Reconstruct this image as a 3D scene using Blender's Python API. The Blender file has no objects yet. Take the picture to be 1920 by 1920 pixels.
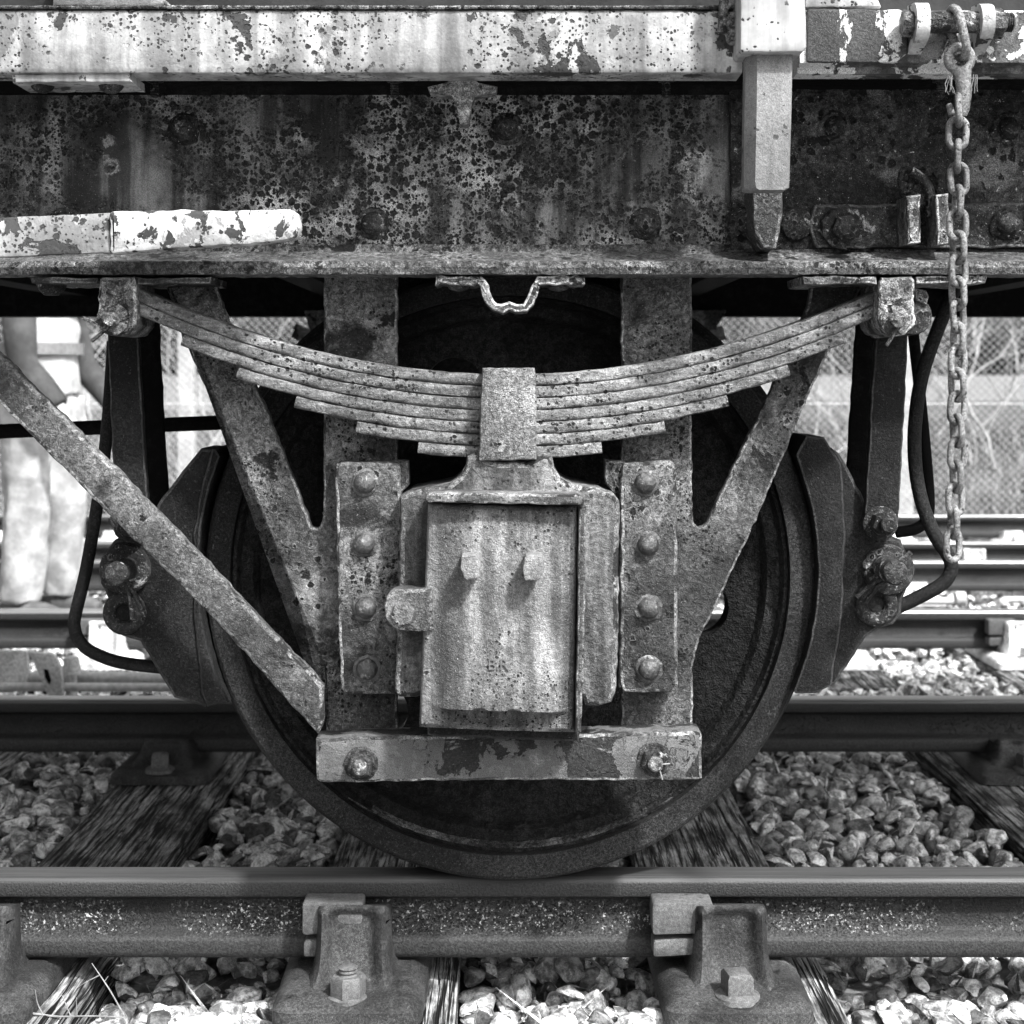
import bpy, bmesh, math, random
import numpy as np
from mathutils import Vector, Matrix, noise as mnoise
R = math.radians
random.seed(7)
SC = bpy.context.scene
COL = SC.collection

# ------------------------------------------------------------------ camera, sky, sun, exposure
F_PX, CAM_Y, CAM_Z, HOR = 2942.0, -2.8, 0.888, 700.0     # 1920 px frame; z = 0 is the rail head
cam_d = bpy.data.cameras.new('camera'); cam = bpy.data.objects.new('camera', cam_d); COL.objects.link(cam)
cam.location = (0, CAM_Y, CAM_Z); cam.rotation_euler = (R(90), 0, 0)
cam_d.sensor_width = 36; cam_d.lens = 36 * F_PX / 1920; cam_d.shift_y = (HOR - 960) / 1920
cam_d.clip_start = 0.05; cam_d.clip_end = 2000
cam_d.dof.use_dof = True; cam_d.dof.focus_distance = 2.58; cam_d.dof.aperture_fstop = 6.7
SC.camera = cam

SUN_EL, SUN_AZ = 50.0, 40.0          # azimuth: degrees to the right of the camera's back
w = bpy.data.worlds.new('World'); SC.world = w; w.use_nodes = True
nt = w.node_tree; bg = nt.nodes['Background']
sky = nt.nodes.new('ShaderNodeTexSky'); sky.sky_type = 'NISHITA'; sky.sun_disc = False
sky.sun_elevation = R(SUN_EL); sky.sun_rotation = R(180 - SUN_AZ); sky.air_density = 1.0; sky.dust_density = 7.0
bw = nt.nodes.new('ShaderNodeRGBToBW')       # black and white photograph
nt.links.new(sky.outputs[0], bw.inputs[0]); nt.links.new(bw.outputs[0], bg.inputs[0]); bg.inputs[1].default_value = 0.15
sun_d = bpy.data.lights.new('sun', 'SUN'); sun = bpy.data.objects.new('sun', sun_d); COL.objects.link(sun)
sun_d.energy = 3.8; sun_d.angle = R(4.0); sun_d.color = (1, 1, 1)
sdir = Vector((math.sin(R(SUN_AZ)) * math.cos(R(SUN_EL)), -math.cos(R(SUN_AZ)) * math.cos(R(SUN_EL)), math.sin(R(SUN_EL))))
sun.location = sdir * 30; sun.rotation_euler = sdir.to_track_quat('Z', 'Y').to_euler()
SC.view_settings.view_transform = 'Standard'; SC.view_settings.look = 'None'
SC.view_settings.exposure = 1.0; SC.view_settings.gamma = 1.0; SC.view_settings.use_curve_mapping = False
SC.render.engine = 'CYCLES'; SC.cycles.use_denoising = True; SC.cycles.max_bounces = 6; SC.cycles.diffuse_bounces = 3; SC.cycles.adaptive_threshold = .012

# ------------------------------------------------------------------ helpers
def at(px, py, Y):
    d = Y - CAM_Y
    return Vector(((px - 960) * d / F_PX, Y, CAM_Z - (py - HOR) * d / F_PX))
def S(Y): return F_PX / (Y - CAM_Y)          # pixels per metre at depth Y
def X_(px, Y): return (px - 960) * (Y - CAM_Y) / F_PX
def Z_(py, Y): return CAM_Z - (py - HOR) * (Y - CAM_Y) / F_PX
def proj(p):
    d = p[1] - CAM_Y
    return 960 + p[0] * F_PX / d, HOR + (CAM_Z - p[2]) * F_PX / d

def tag(o, label=None, cat=None, group=None, kind=None):
    if label: o['label'] = label
    if cat: o['category'] = cat
    if group: o['group'] = group
    if kind: o['kind'] = kind
    return o
def empty(name, parent=None, loc=(0, 0, 0)):
    o = bpy.data.objects.new(name, None); COL.objects.link(o); o.location = loc; o.empty_display_size = 0.1
    if parent: o.parent = parent
    return o
def copy_tree(o, parent=None):
    c = o.copy(); COL.objects.link(c); c.parent = parent
    for ch in list(o.children): copy_tree(ch, c)
    return c

def round_poly(pts, r):
    out = []; n = len(pts)
    for i in range(n):
        a, b, c = Vector(pts[i - 1]), Vector(pts[i]), Vector(pts[(i + 1) % n])
        u, v = a - b, c - b
        k = min(r, u.length * 0.45, v.length * 0.45)
        p0, p1 = b + u.normalized() * k, b + v.normalized() * k
        for t in (0, 0.33, 0.67, 1): out.append(tuple((1 - t) ** 2 * p0 + 2 * t * (1 - t) * b + t * t * p1))
    return out

EDGE = {}                                  # worn-edge variant of a material, used on bevels
class MB:
    def __init__(s): s.v = []; s.f = []; s.edge = set()
    def add(s, vs, fs):
        k = len(s.v); s.v += [tuple(p) for p in vs]; s.f += [tuple(i + k for i in f) for f in fs]
    def box(s, a, b, bev=0.0):
        x0, y0, z0 = a; x1, y1, z1 = b
        if bev <= 0:
            s.add([(x0, y0, z0), (x1, y0, z0), (x1, y1, z0), (x0, y1, z0), (x0, y0, z1), (x1, y0, z1), (x1, y1, z1), (x0, y1, z1)],
                  [(0, 3, 2, 1), (4, 5, 6, 7), (0, 1, 5, 4), (1, 2, 6, 5), (2, 3, 7, 6), (3, 0, 4, 7)])
        else:
            s.prism_xz([(x0, z0), (x1, z0), (x1, z1), (x0, z1)], y0, y1, bev, 0, 9)
    def prism_xz(s, P, Yf, Yb, bev=0.003, jit=0.0007, step=0.012):
        P = [Vector((p[0], p[1])) for p in P]
        area = sum(P[i - 1].x * P[i].y - P[i].x * P[i - 1].y for i in range(len(P)))
        if area < 0: P.reverse()
        Q = []
        for i in range(len(P)):
            a, b = P[i], P[(i + 1) % len(P)]
            n = max(1, int((b - a).length / step))
            for k in range(n): Q.append(a.lerp(b, k / n))
        n = len(Q); N = []
        for i in range(n):
            t = (Q[(i + 1) % n] - Q[i - 1])
            t = t.normalized() if t.length > 1e-9 else Vector((1, 0)); N.append(Vector((-t.y, t.x)))
        if jit:
            Q = [q + N[i] * (mnoise.noise((q.x * 45, Yf * 50, q.y * 45)) * jit * 1.6 + random.uniform(-jit, jit) * 0.8) for i, q in enumerate(Q)]
        rings = [(Yb, 0), (Yf + bev, 0), (Yf + bev * 0.3, bev * 0.3), (Yf, bev)] if bev > 0 else [(Yb, 0), (Yf, 0)]
        vs, fs = [], []
        for (y, ins) in rings:
            vs += [(q.x + N[i].x * ins, y, q.y + N[i].y * ins) for i, q in enumerate(Q)]
        for r in range(len(rings) - 1):
            for i in range(n):
                j = (i + 1) % n
                if r: s.edge.add(len(s.f) + len(fs))
                fs.append((r * n + i, r * n + j, (r + 1) * n + j, (r + 1) * n + i))
        fs.append(tuple(range(n))); fs.append(tuple(reversed(range((len(rings) - 1) * n, len(rings) * n))))
        s.add(vs, fs)
    def prism(s, pts, Yf, Yb, bev=0.003, jit=0.0007, step=0.012, rnd=0, ref=None):
        ref = Yf if ref is None else ref
        if rnd: pts = round_poly(pts, rnd)
        s.prism_xz([(X_(a, ref), Z_(b, ref)) for a, b in pts], Yf, Yb, bev, jit, step)
    def sweep_x(s, prof, xs, jz=0.0):                 # profile (y, z), closed, along x
        n = len(prof); vs, fs = [], []
        for k, x in enumerate(xs):
            for i, (y, z) in enumerate(prof):
                d = mnoise.noise((x * 40, y * 90, z * 90)) * jz + mnoise.noise((x * 130, y * 90 + 5, z * 90)) * jz * .6 if jz else 0
                vs.append((x, y + d * .6, z + d))
        for k in range(len(xs) - 1):
            for i in range(n):
                j = (i + 1) % n; fs.append((k * n + i, k * n + j, (k + 1) * n + j, (k + 1) * n + i))
        fs.append(tuple(range(n))); fs.append(tuple(range((len(xs) - 1) * n, len(xs) * n)))
        s.add(vs, fs)
    def tube(s, pts, r, seg=8, closed=False, flat=1.0):
        pts = [Vector(p) for p in pts]; n = len(pts)
        rr = r if isinstance(r, (list, tuple)) else [r] * n
        T = []
        for i in range(n):
            a = pts[i - 1] if (closed or i > 0) else pts[i]; b = pts[(i + 1) % n] if (closed or i < n - 1) else pts[i]
            T.append((b - a).normalized())
        up = Vector((0, 1, 0)) if abs(T[0].y) < 0.9 else Vector((1, 0, 0))
        u = T[0].cross(up).normalized(); vs, fs = [], []
        for i in range(n):
            u = (u - T[i] * u.dot(T[i])).normalized(); v = T[i].cross(u)
            for k in range(seg):
                a = 2 * math.pi * k / seg; vs.append(pts[i] + (u * math.cos(a) + v * math.sin(a) * flat) * rr[i])
        for i in range(n if closed else n - 1):
            j = (i + 1) % n
            for k in range(seg):
                l = (k + 1) % seg; fs.append((i * seg + k, i * seg + l, j * seg + l, j * seg + k))
        if not closed: fs.append(tuple(range(seg))); fs.append(tuple(range((n - 1) * seg, n * seg)))
        s.add(vs, fs)
    def lathe(s, prof, c, seg=32, axis='Y', rot=0.0, squash=1.0, jit=0):   # prof: (r, t) along the axis
        c = Vector(c); vs, fs = [], []; n = len(prof)
        for (r, t) in prof:
            for k in range(seg):
                a = rot + 2 * math.pi * k / seg; q = r * (1 + (random.uniform(-jit, jit) if jit else 0))
                e, g = q * math.cos(a), q * math.sin(a) * squash
                vs.append(c + (Vector((e, t, g)) if axis == 'Y' else Vector((e, g, t)) if axis == 'Z' else Vector((t, e, g))))
        for i in range(n - 1):
            for k in range(seg):
                l = (k + 1) % seg; fs.append((i * seg + k, i * seg + l, (i + 1) * seg + l, (i + 1) * seg + k))
        fs.append(tuple(range(seg))); fs.append(tuple(range((n - 1) * seg, n * seg)))
        s.add(vs, fs)
    def dome(s, c, r, h, seg=14, axis='Y', sgn=-1, jit=0.03):
        s.lathe([(r, -sgn * .004)] + [(r * math.cos(a), sgn * h * math.sin(a)) for a in (0, .3, .6, .9, 1.2, 1.45)], c, seg, axis, jit=jit)
    def build(s, name, mat, parent=None, smooth=35, recalc=True):
        me = bpy.data.meshes.new(name); me.from_pydata(s.v, [], s.f); me.validate()
        if recalc:
            bm = bmesh.new(); bm.from_mesh(me); bmesh.ops.recalc_face_normals(bm, faces=bm.faces[:]); bm.to_mesh(me); bm.free()
        if mat: me.materials.append(mat)
        if mat and mat.name in EDGE and s.edge and len(me.polygons) == len(s.f):
            me.materials.append(EDGE[mat.name])
            for q in s.edge: me.polygons[q].material_index = 1
        if smooth:
            me.shade_smooth(); me.set_sharp_from_angle(angle=R(smooth))
        o = bpy.data.objects.new(name, me); COL.objects.link(o)
        if parent: o.parent = parent
        return o

def strip(pts, wd):                       # centre line to closed outline (pixels)
    P = [Vector(p) for p in pts]; L, Rr = [], []
    for i in range(len(P)):
        a, b = P[max(0, i - 1)], P[min(len(P) - 1, i + 1)]
        t = (b - a).normalized(); n = Vector((-t.y, t.x)) * wd / 2
        L.append(P[i] + n); Rr.append(P[i] - n)
    return [tuple(p) for p in L + Rr[::-1]]
def smooth_path(pts, k=4):
    P = [Vector(p) for p in pts]; out = []
    for i in range(len(P) - 1):
        a, b, c, d = P[max(0, i - 1)], P[i], P[i + 1], P[min(len(P) - 1, i + 2)]
        for t in np.linspace(0, 1, k, endpoint=False):
            out.append(0.5 * ((2 * b) + (-a + c) * t + (2 * a - 5 * b + 4 * c - d) * t * t + (-a + 3 * b - 3 * c + d) * t ** 3))
    out.append(P[-1]); return out

# ------------------------------------------------------------------ materials (greys only: a black and white photograph)
class G:
    def __init__(s, name):
        s.m = bpy.data.materials.new(name); s.m.use_nodes = True; s.t = s.m.node_tree; s.n = s.t.nodes
        s.b = s.n['Principled BSDF']; s.g = s.n.new('ShaderNodeNewGeometry').outputs['Position']
    def put(s, sock, val):
        if hasattr(val, 'node'): s.t.links.new(val, sock)
        else: sock.default_value = val
    def pos(s, sc=(1, 1, 1), off=(0, 0, 0)):
        n = s.n.new('ShaderNodeMapping'); n.inputs['Scale'].default_value = sc; n.inputs['Location'].default_value = off
        s.put(n.inputs['Vector'], s.g); return n.outputs[0]
    def noise(s, scale, detail=5, rough=.6, dist=0, vec=None):
        n = s.n.new('ShaderNodeTexNoise'); s.put(n.inputs['Vector'], vec or s.g)
        n.inputs['Scale'].default_value = scale; n.inputs['Detail'].default_value = detail
        n.inputs['Roughness'].default_value = rough; n.inputs['Distortion'].default_value = dist; return n.outputs['Fac']
    def voro(s, scale, vec=None, feature='F1'):
        n = s.n.new('ShaderNodeTexVoronoi'); n.feature = feature; s.put(n.inputs['Vector'], vec or s.g); n.inputs['Scale'].default_value = scale
        sep = s.n.new('ShaderNodeSeparateColor')
        if feature == 'F1': s.put(sep.inputs[0], n.outputs['Color'])
        return n.outputs['Distance'], sep.outputs[0], sep.outputs[1]
    def ramp(s, x, a, b, v0=0.0, v1=1.0, smooth=True):
        n = s.n.new('ShaderNodeMapRange'); n.interpolation_type = 'SMOOTHSTEP' if smooth else 'LINEAR'
        s.put(n.inputs[0], x); s.put(n.inputs[1], a); s.put(n.inputs[2], b); s.put(n.inputs[3], v0); s.put(n.inputs[4], v1); return n.outputs[0]
    def op(s, o, a, b=0.0):
        n = s.n.new('ShaderNodeMath'); n.operation = o; s.put(n.inputs[0], a); s.put(n.inputs[1], b); return n.outputs[0]
    def mix(s, f, a, b):
        n = s.n.new('ShaderNodeMix'); n.data_type = 'FLOAT'; s.put(n.inputs[0], f); s.put(n.inputs[2], a); s.put(n.inputs[3], b); return n.outputs[0]
    def warp(s, scale, amt):
        n = s.n.new('ShaderNodeTexNoise'); s.put(n.inputs['Vector'], s.g); n.inputs['Scale'].default_value = scale; n.inputs['Detail'].default_value = 2
        a = s.n.new('ShaderNodeVectorMath'); a.operation = 'SCALE'; s.put(a.inputs[0], n.outputs['Color']); a.inputs['Scale'].default_value = amt
        b = s.n.new('ShaderNodeVectorMath'); b.operation = 'ADD'; s.put(b.inputs[0], s.g); s.put(b.inputs[1], a.outputs[0]); return b.outputs[0]
    def done(s, v, h=None, rough=.8, dist=.002, strength=1.0, metallic=0.0, spec=.4):
        c = s.n.new('ShaderNodeCombineColor')
        v = s.op('MINIMUM', s.op('MAXIMUM', v, 0.004), 0.85)
        for k in range(3): s.put(c.inputs[k], v)
        s.put(s.b.inputs['Base Color'], c.outputs[0]); s.put(s.b.inputs['Roughness'], rough); s.put(s.b.inputs['Metallic'], metallic)
        s.b.inputs['Specular IOR Level'].default_value = spec
        if h is not None:
            n = s.n.new('ShaderNodeBump'); n.inputs['Strength'].default_value = strength; n.inputs['Distance'].default_value = dist
            s.put(n.inputs['Height'], h); s.put(s.b.inputs['Normal'], n.outputs[0])
        return s.m

def rust(name, lo, hi, big=5, crust=110, grain=.5, fineg=.4, patches=(), pits=(), streak=None, rough=.75, dist=.005, hmed=.7, hfine=.3, spec=.4, metallic=0, strength=1.0, flecks=None, k=1.0, crack=0, along=None, con=1.5):
    g = G(name); lo *= k; hi *= k; patches = [(p[0] * k,) + tuple(p[1:]) for p in patches]; pits = [tuple(p[:5]) + (p[5] * k,) + tuple(p[6:]) for p in pits]
    if flecks: flecks = (flecks[0], flecks[1], flecks[2] * k)
    b = g.noise(big, 4, .62); med = g.noise(crust, 3, .68, .3); fine = g.noise(crust * 4.5, 2, .7)
    v = g.mix(g.ramp(b, .38, .62), lo, hi)
    fv = g.ramp(fine, .34, .66, 1 - fineg, 1 + fineg, False)
    v = g.op('MULTIPLY', v, g.ramp(med, .36, .64, 1 - grain, 1 + grain, False))
    v = g.op('MULTIPLY', v, fv)
    h = g.op('ADD', g.op('MULTIPLY', med, hmed), g.op('MULTIPLY', fine, hfine))
    if along:
        sv = g.noise(1.0, 5, .65, vec=g.pos((along[0], 75, 75))); v = g.op('MULTIPLY', v, g.ramp(sv, .36, .62, along[1], along[2])); h = g.op('ADD', h, g.op('MULTIPLY', sv, .5))
    if streak:
        sv = g.noise(1.0, 4, .6, vec=g.pos((streak[0], streak[0], streak[1])))
        v = g.op('MULTIPLY', v, g.ramp(sv, .38, .64, streak[2], streak[3]))
    for (val, sc, thr, soft, ht) in patches:
        m = g.ramp(g.noise(sc, 6, .64, .4), thr, thr + soft)
        v = g.mix(m, v, g.op('MULTIPLY', fv, val)); h = g.op('ADD', h, g.op('MULTIPLY', m, ht))
    for (sc, r0, r1, asc, athr, dark, rim, dep) in pits:
        d, c1, c2 = g.voro(sc)
        d = g.op('ADD', d, g.op('MULTIPLY', g.op('SUBTRACT', g.noise(sc * 2.2, 3, .65), .5), .75))
        rad = g.ramp(g.op('MULTIPLY', g.op('MULTIPLY', c1, c1), c1), 0, 1, r0, r1, False)
        ins = g.ramp(d, g.op('MULTIPLY', rad, 1.15), g.op('MULTIPLY', rad, .8))
        area = g.ramp(g.noise(asc, 4, .6), athr, athr + .05)
        m = g.op('MULTIPLY', ins, area)
        if rim:
            rg = g.op('MULTIPLY', g.ramp(d, g.op('MULTIPLY', rad, 1.9), g.op('MULTIPLY', rad, 1.15)), area)
            v = g.mix(rg, v, g.op('MULTIPLY', g.op('ADD', v, .04), rim)); h = g.op('ADD', h, g.op('MULTIPLY', rg, .25 * dep))
        v = g.mix(m, v, g.op('MULTIPLY', fv, dark)); h = g.op('SUBTRACT', h, g.op('MULTIPLY', m, dep))
    if crack:                                              # wrinkled, flaking skin: crevice shading painted dark, raised lips painted lighter
        cn = g.noise(crack, 4, .62, 1.2); cl = g.op('ABSOLUTE', g.op('SUBTRACT', cn, .5))
        cm = g.op('MULTIPLY', g.ramp(cl, .016, .003), g.ramp(b, .45, .6)); v = g.mix(cm, v, g.op('MULTIPLY', v, .25)); h = g.op('SUBTRACT', h, g.op('MULTIPLY', cm, .5))
        st = g.ramp(cn, .5, .52); h = g.op('ADD', h, g.op('MULTIPLY', st, .15)); v = g.op('MULTIPLY', v, g.ramp(st, 0, 1, .88, 1.1))
    if flecks:
        m = g.ramp(g.noise(flecks[0] * .8, 3, .75), .6 + (flecks[1] - .9) * .6, .69 + (flecks[1] - .9) * .6); v = g.mix(m, v, flecks[2])
    if con != 1:                                           # wider tonal range of the same skin
        ref = (lo + hi) * .55; v = g.op('MULTIPLY', g.op('POWER', g.op('DIVIDE', g.op('MAXIMUM', v, .0005), ref), con), ref)
    return g.done(v, h, rough, dist, strength, metallic, spec)

M = {}
WPIT = [(190, .04, .55, 5, .44, .045, 0, .8), (95, .0, .55, 7, .48, .05, 0, .9)]
M['white'] = rust('peeling_white_paint', con=1.0, k=0.72, lo=.4, hi=.7, big=6, crust=45, grain=.14, fineg=.12, streak=(22, 2.0, .5, 1.06),
                  patches=[(.24, 7, .56, .05, -.15), (.06, 10, .595, .01, -.7), (.12, 30, .63, .012, -.4)], pits=WPIT, dist=.0045, rough=.6, hmed=.25, hfine=.1)
M['white_smooth'] = rust('smooth_white_paint', con=1.0, k=0.52, lo=.6, hi=.8, big=7, crust=30, grain=.06, fineg=.05, streak=(34, 3, .7, 1.05),
                  patches=[(.09, 16, .66, .012, -.6)], pits=[(110, .0, .34, 7, .5, .06, 0, .8)], dist=.0012, rough=.5, hmed=.2, hfine=.05)
M['white_patchy'] = rust('flaked_white_paint', con=1.0, k=0.75, lo=.05, hi=.1, big=8, crust=120, grain=.45, fineg=.5,
                  patches=[(.22, 14, .5, .1, .1), (.8, 8, .5, .012, .8), (.06, 26, .6, .015, -.6)], pits=[(90, .02, .5, 8, .5, .05, 0, .8)], dist=.003, rough=.62)
M['white_grip'] = rust('cracked_white_paint', con=1.0, k=0.75, lo=.42, hi=.68, big=9, crust=60, grain=.14, fineg=.15,
                  patches=[(.3, 24, .57, .03, -.2), (.05, 34, .565, .012, -.7)], pits=[(110, .02, .5, 14, .48, .04, 0, .8)], dist=.004, rough=.65, hmed=.3, hfine=.1)
def m_sole(name, k, thr):
    g = G(name)
    an = g.noise(3.6, 8, .68, .3); A = g.ramp(an, thr - .03, thr + .12)
    med = g.noise(120, 3, .7); fine = g.noise(520, 2, .7)
    sv = g.noise(1.0, 4, .6, vec=g.pos((24, 24, 1.8)))
    base = g.op('MULTIPLY', g.mix(g.ramp(g.noise(9, 4, .6), .4, .62), .014, .05), g.ramp(sv, .44, .62, .6, 3.0))
    base = g.op('MULTIPLY', base, g.ramp(fine, .35, .65, .7, 1.35))
    cr = g.op('MULTIPLY', g.ramp(g.noise(13, 5, .65), .38, .64, .025, .34), g.ramp(fine, .32, .68, .35, 1.7))
    v = g.mix(A, base, cr); h = g.op('ADD', g.op('MULTIPLY', g.op('MULTIPLY', med, A), .8), g.op('MULTIPLY', fine, .12))
    d, c1, c2 = g.voro(21)                                   # blisters with pale rims
    dd = g.op('ADD', d, g.op('MULTIPLY', g.op('SUBTRACT', g.noise(55, 4, .65), .5), .7))
    on = g.ramp(c1, .8, .83); rad = g.ramp(c2, 0, 1, .16, .34, False)
    ring = g.op('MULTIPLY', on, g.ramp(dd, g.op('MULTIPLY', rad, 1.45), rad)); core = g.op('MULTIPLY', on, g.ramp(dd, g.op('MULTIPLY', rad, .95), g.op('MULTIPLY', rad, .6)))
    v = g.mix(ring, v, g.op('MULTIPLY', g.ramp(fine, .32, .68, .4, 1.5), .2)); v = g.mix(core, v, g.op('MULTIPLY', g.ramp(med, .4, .6, .3, 2.6), .02))
    h = g.op('ADD', h, g.op('SUBTRACT', g.op('MULTIPLY', ring, .5), g.op('MULTIPLY', core, .7)))
    for (sc, r0, r1, lo_, hi_) in ((82, .12, .6, thr - .05, thr + .03), (190, .1, .58, thr - .08, thr + .02)):
        d, c1, c2 = g.voro(sc); dd = g.op('ADD', d, g.op('MULTIPLY', g.op('SUBTRACT', g.noise(sc * 2.5, 3, .65), .5), .5))
        rad = g.ramp(c1, 0, 1, r0, r1, False); m = g.op('MULTIPLY', g.ramp(dd, g.op('MULTIPLY', rad, 1.1), g.op('MULTIPLY', rad, .85)), g.ramp(an, lo_, hi_))
        v = g.mix(m, v, g.op('MULTIPLY', g.ramp(med, .35, .65, .4, 1.8), .011)); h = g.op('SUBTRACT', h, g.op('MULTIPLY', m, .8))
    v = g.mix(g.ramp(g.noise(330, 3, .75), .63, .72), v, .2)
    return g.done(g.op('MULTIPLY', v, k), h, .55, .006, 1.0, 0, .2)
M['sole'] = m_sole('corroded_black_solebar', 1.2, .475)
M['sole_dark'] = rust('corroded_dark_plate', k=0.8, lo=.014, hi=.04, big=6, crust=120, grain=.6, fineg=.55, patches=[(.09, 9, .55, .12, .1), (.2, 60, .63, .05, .2)],
                  pits=[(60, .05, .75, 6, .5, .012, 0, 1.0)], dist=.006, rough=.58, spec=0.22, flecks=(400, .955, .3))
M['flange'] = rust('rusty_flange_edge', k=0.6, lo=.1, hi=.24, big=4, crust=130, grain=.55, fineg=.45, patches=[(.035, 18, .6, .04, -.3)],
                  pits=[(120, .05, .7, 10, .48, .03, 0, .8)], dist=.009, crack=30)
M['iron'] = rust('rusty_grey_iron', k=0.5, lo=.085, hi=.3, big=3.2, crust=135, con=1.3, grain=.38, fineg=.36, patches=[(.5, 5, .58, .14, .2), (.045, 6, .57, .1, -.3), (.03, 14, .62, .04, -.3)],
                  crack=55, pits=[(80, .0, .5, 5, .5, .03, 1.25, 1.0), (190, .08, .6, 7, .5, .03, 0, .8)], dist=.010, rough=.62, spec=0.3, flecks=(380, .95, .5))
M['spring'] = rust('spring_leaf_steel', k=0.72, lo=.17, hi=.33, big=6, crust=170, grain=.32, fineg=.4, con=1.25, along=(16, .68, 1.28), patches=[(.05, 12, .6, .08, -.3)],
                  pits=[(150, .02, .58, 8, .46, .028, 0, .9)], dist=.008, rough=.55, spec=0.35, flecks=(450, .93, .6))
M['box'] = rust('cast_axle_box', con=1.25, k=0.6, lo=.15, hi=.26, big=6, crust=140, grain=.36, fineg=.4, streak=(20, 2.6, .66, 1.4), patches=[(.42, 10, .63, .12, .1), (.05, 9, .62, .08, -.2)],
                  pits=[(150, .02, .55, 6, .5, .035, 1.15, .9)], dist=.010, rough=.58, spec=0.35, flecks=(400, .95, .5))
M['lid'] = rust('stained_axle_box_lid', con=1.2, k=0.64, lo=.16, hi=.27, big=7, crust=140, grain=.24, fineg=.34, streak=(24, 1.7, .6, 1.6), patches=[(.06, 12, .64, .08, -.2)],
                  pits=[(210, .08, .6, 5, .47, .035, 1.15, .9), (60, .0, .35, 6, .52, .05, 1.2, .7)], dist=.007, rough=.56, spec=0.35, flecks=(400, .94, .6))
M['boss'] = rust('worn_boss', lo=.17, hi=.22, big=20, crust=140, grain=.2, fineg=.3, dist=.004, rough=.55)
M['buckle'] = rust('spring_buckle', k=.9, lo=.13, hi=.2, big=9, crust=140, grain=.4, fineg=.5, patches=[(.25, 9, .53, .012, .5)], pits=[(150, .02, .5, 8, .5, .04, 0, .8)], dist=.006, rough=.6)
M['nut'] = rust('rusty_nut', k=.8, lo=.08, hi=.2, big=30, crust=150, grain=.5, fineg=.5, patches=[(.3, 50, .58, .06, .2)], dist=.004, rough=.5)
M['dirt'] = rust('dusty_ledge_dirt', lo=.04, hi=.12, big=12, crust=160, grain=.5, fineg=.6, dist=.006, rough=.9, spec=.1)
M['box_body'] = rust('cast_axle_box_housing', con=1.3, k=.45, lo=.13, hi=.27, big=5, crust=140, grain=.36, fineg=.4, streak=(20, 2.4, .5, 1.5), patches=[(.05, 7, .58, .1, -.2)], pits=[(140, .02, .5, 6, .5, .035, 0, .9)], dist=.008, rough=.6)
M['letter'] = rust('raised_letter_iron', con=1, k=.55, lo=.16, hi=.2, big=20, crust=160, grain=.2, fineg=.3, dist=.002, rough=.6)
M['keep'] = rust('flaking_keep_bar', con=1.1, k=0.5, lo=.035, hi=.06, big=10, crust=230, grain=.5, fineg=.6, patches=[(.22, 7, .49, .01, .6), (.38, 18, .6, .06, .2)],
                  pits=[(110, .02, .5, 10, .53, .03, 0, .8)], dist=.006, crack=20, flecks=(420, .94, .25))
M['plate'] = rust('bare_rusty_plate', con=1.0, k=0.6, lo=.06, hi=.1, big=9, crust=200, grain=.4, fineg=.6, patches=[(.95, 9, .53, .012, .8), (.2, 20, .6, .05, .1)], dist=.003, flecks=(420, .93, .3))
M['tyre'] = rust('dark_wheel_tyre', k=0.7, lo=.018, hi=.034, big=5, crust=230, grain=.5, fineg=.8, patches=[(.06, 110, .58, .1, .3)], dist=.004, rough=.5, spec=0.15, flecks=(500, .92, .09))
M['disc'] = rust('caked_wheel_disc', k=0.95, lo=.011, hi=.024, big=4, crust=95, grain=.4, fineg=.5, patches=[(.05, 20, .66, .1, .2)], dist=.01, rough=.55, hmed=.9, spec=0.12)
M['dark'] = rust('dark_brake_iron', k=0.6, lo=.013, hi=.026, big=6, crust=220, grain=.4, fineg=.7, patches=[(.05, 100, .6, .1, .3)], dist=.0035, rough=.55, spec=0.15, flecks=(480, .94, .09))
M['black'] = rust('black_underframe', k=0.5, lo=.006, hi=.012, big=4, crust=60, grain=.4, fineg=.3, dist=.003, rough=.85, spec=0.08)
M['fit'] = rust('rusty_dark_fitting', k=0.55, lo=.025, hi=.07, big=11, crust=150, grain=.55, fineg=.6, patches=[(.26, 26, .61, .06, .3)],
                  pits=[(90, .05, .7, 9, .48, .018, 1.2, 1.0)], dist=.006, rough=.55, spec=0.25, flecks=(420, .94, .35))
M['rivet'] = rust('worn_rivet_head', k=.5, lo=.05, hi=.11, big=30, crust=150, grain=.4, fineg=.4, patches=[(.3, 40, .58, .08, .2)], dist=.004, rough=.32, spec=.8)
M['bracket'] = rust('scabby_bracket', k=0.62, lo=.1, hi=.33, big=16, crust=125, grain=.55, fineg=.5, patches=[(.025, 26, .56, .06, -.4)],
                  pits=[(80, .08, .75, 12, .45, .022, 1.25, 1.0)], dist=.012, crack=40, rough=.55, spec=.5, flecks=(420, .93, .5))
M['pale_bracket'] = rust('pale_scabby_bracket', lo=.12, hi=.24, big=16, crust=125, grain=.5, fineg=.5, pits=[(100, .05, .6, 12, .47, .04, 0, 1.0)], dist=.008, rough=.6)
M['stake'] = rust('galvanised_stake', con=1.0, k=0.42, lo=.27, hi=.46, big=5, crust=160, grain=.16, fineg=.35, streak=(28, 3, .85, 1.1), pits=[(70, .0, .45, 7, .5, .1, 0, .4)], dist=.0018, rough=.55)
M['chain'] = rust('speckled_chain_steel', con=1.2, k=0.55, lo=.2, hi=.36, big=20, crust=280, grain=.45, fineg=.4, patches=[(.03, 150, .58, .05, -.3)], dist=.0022, rough=.5, spec=.5)
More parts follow.
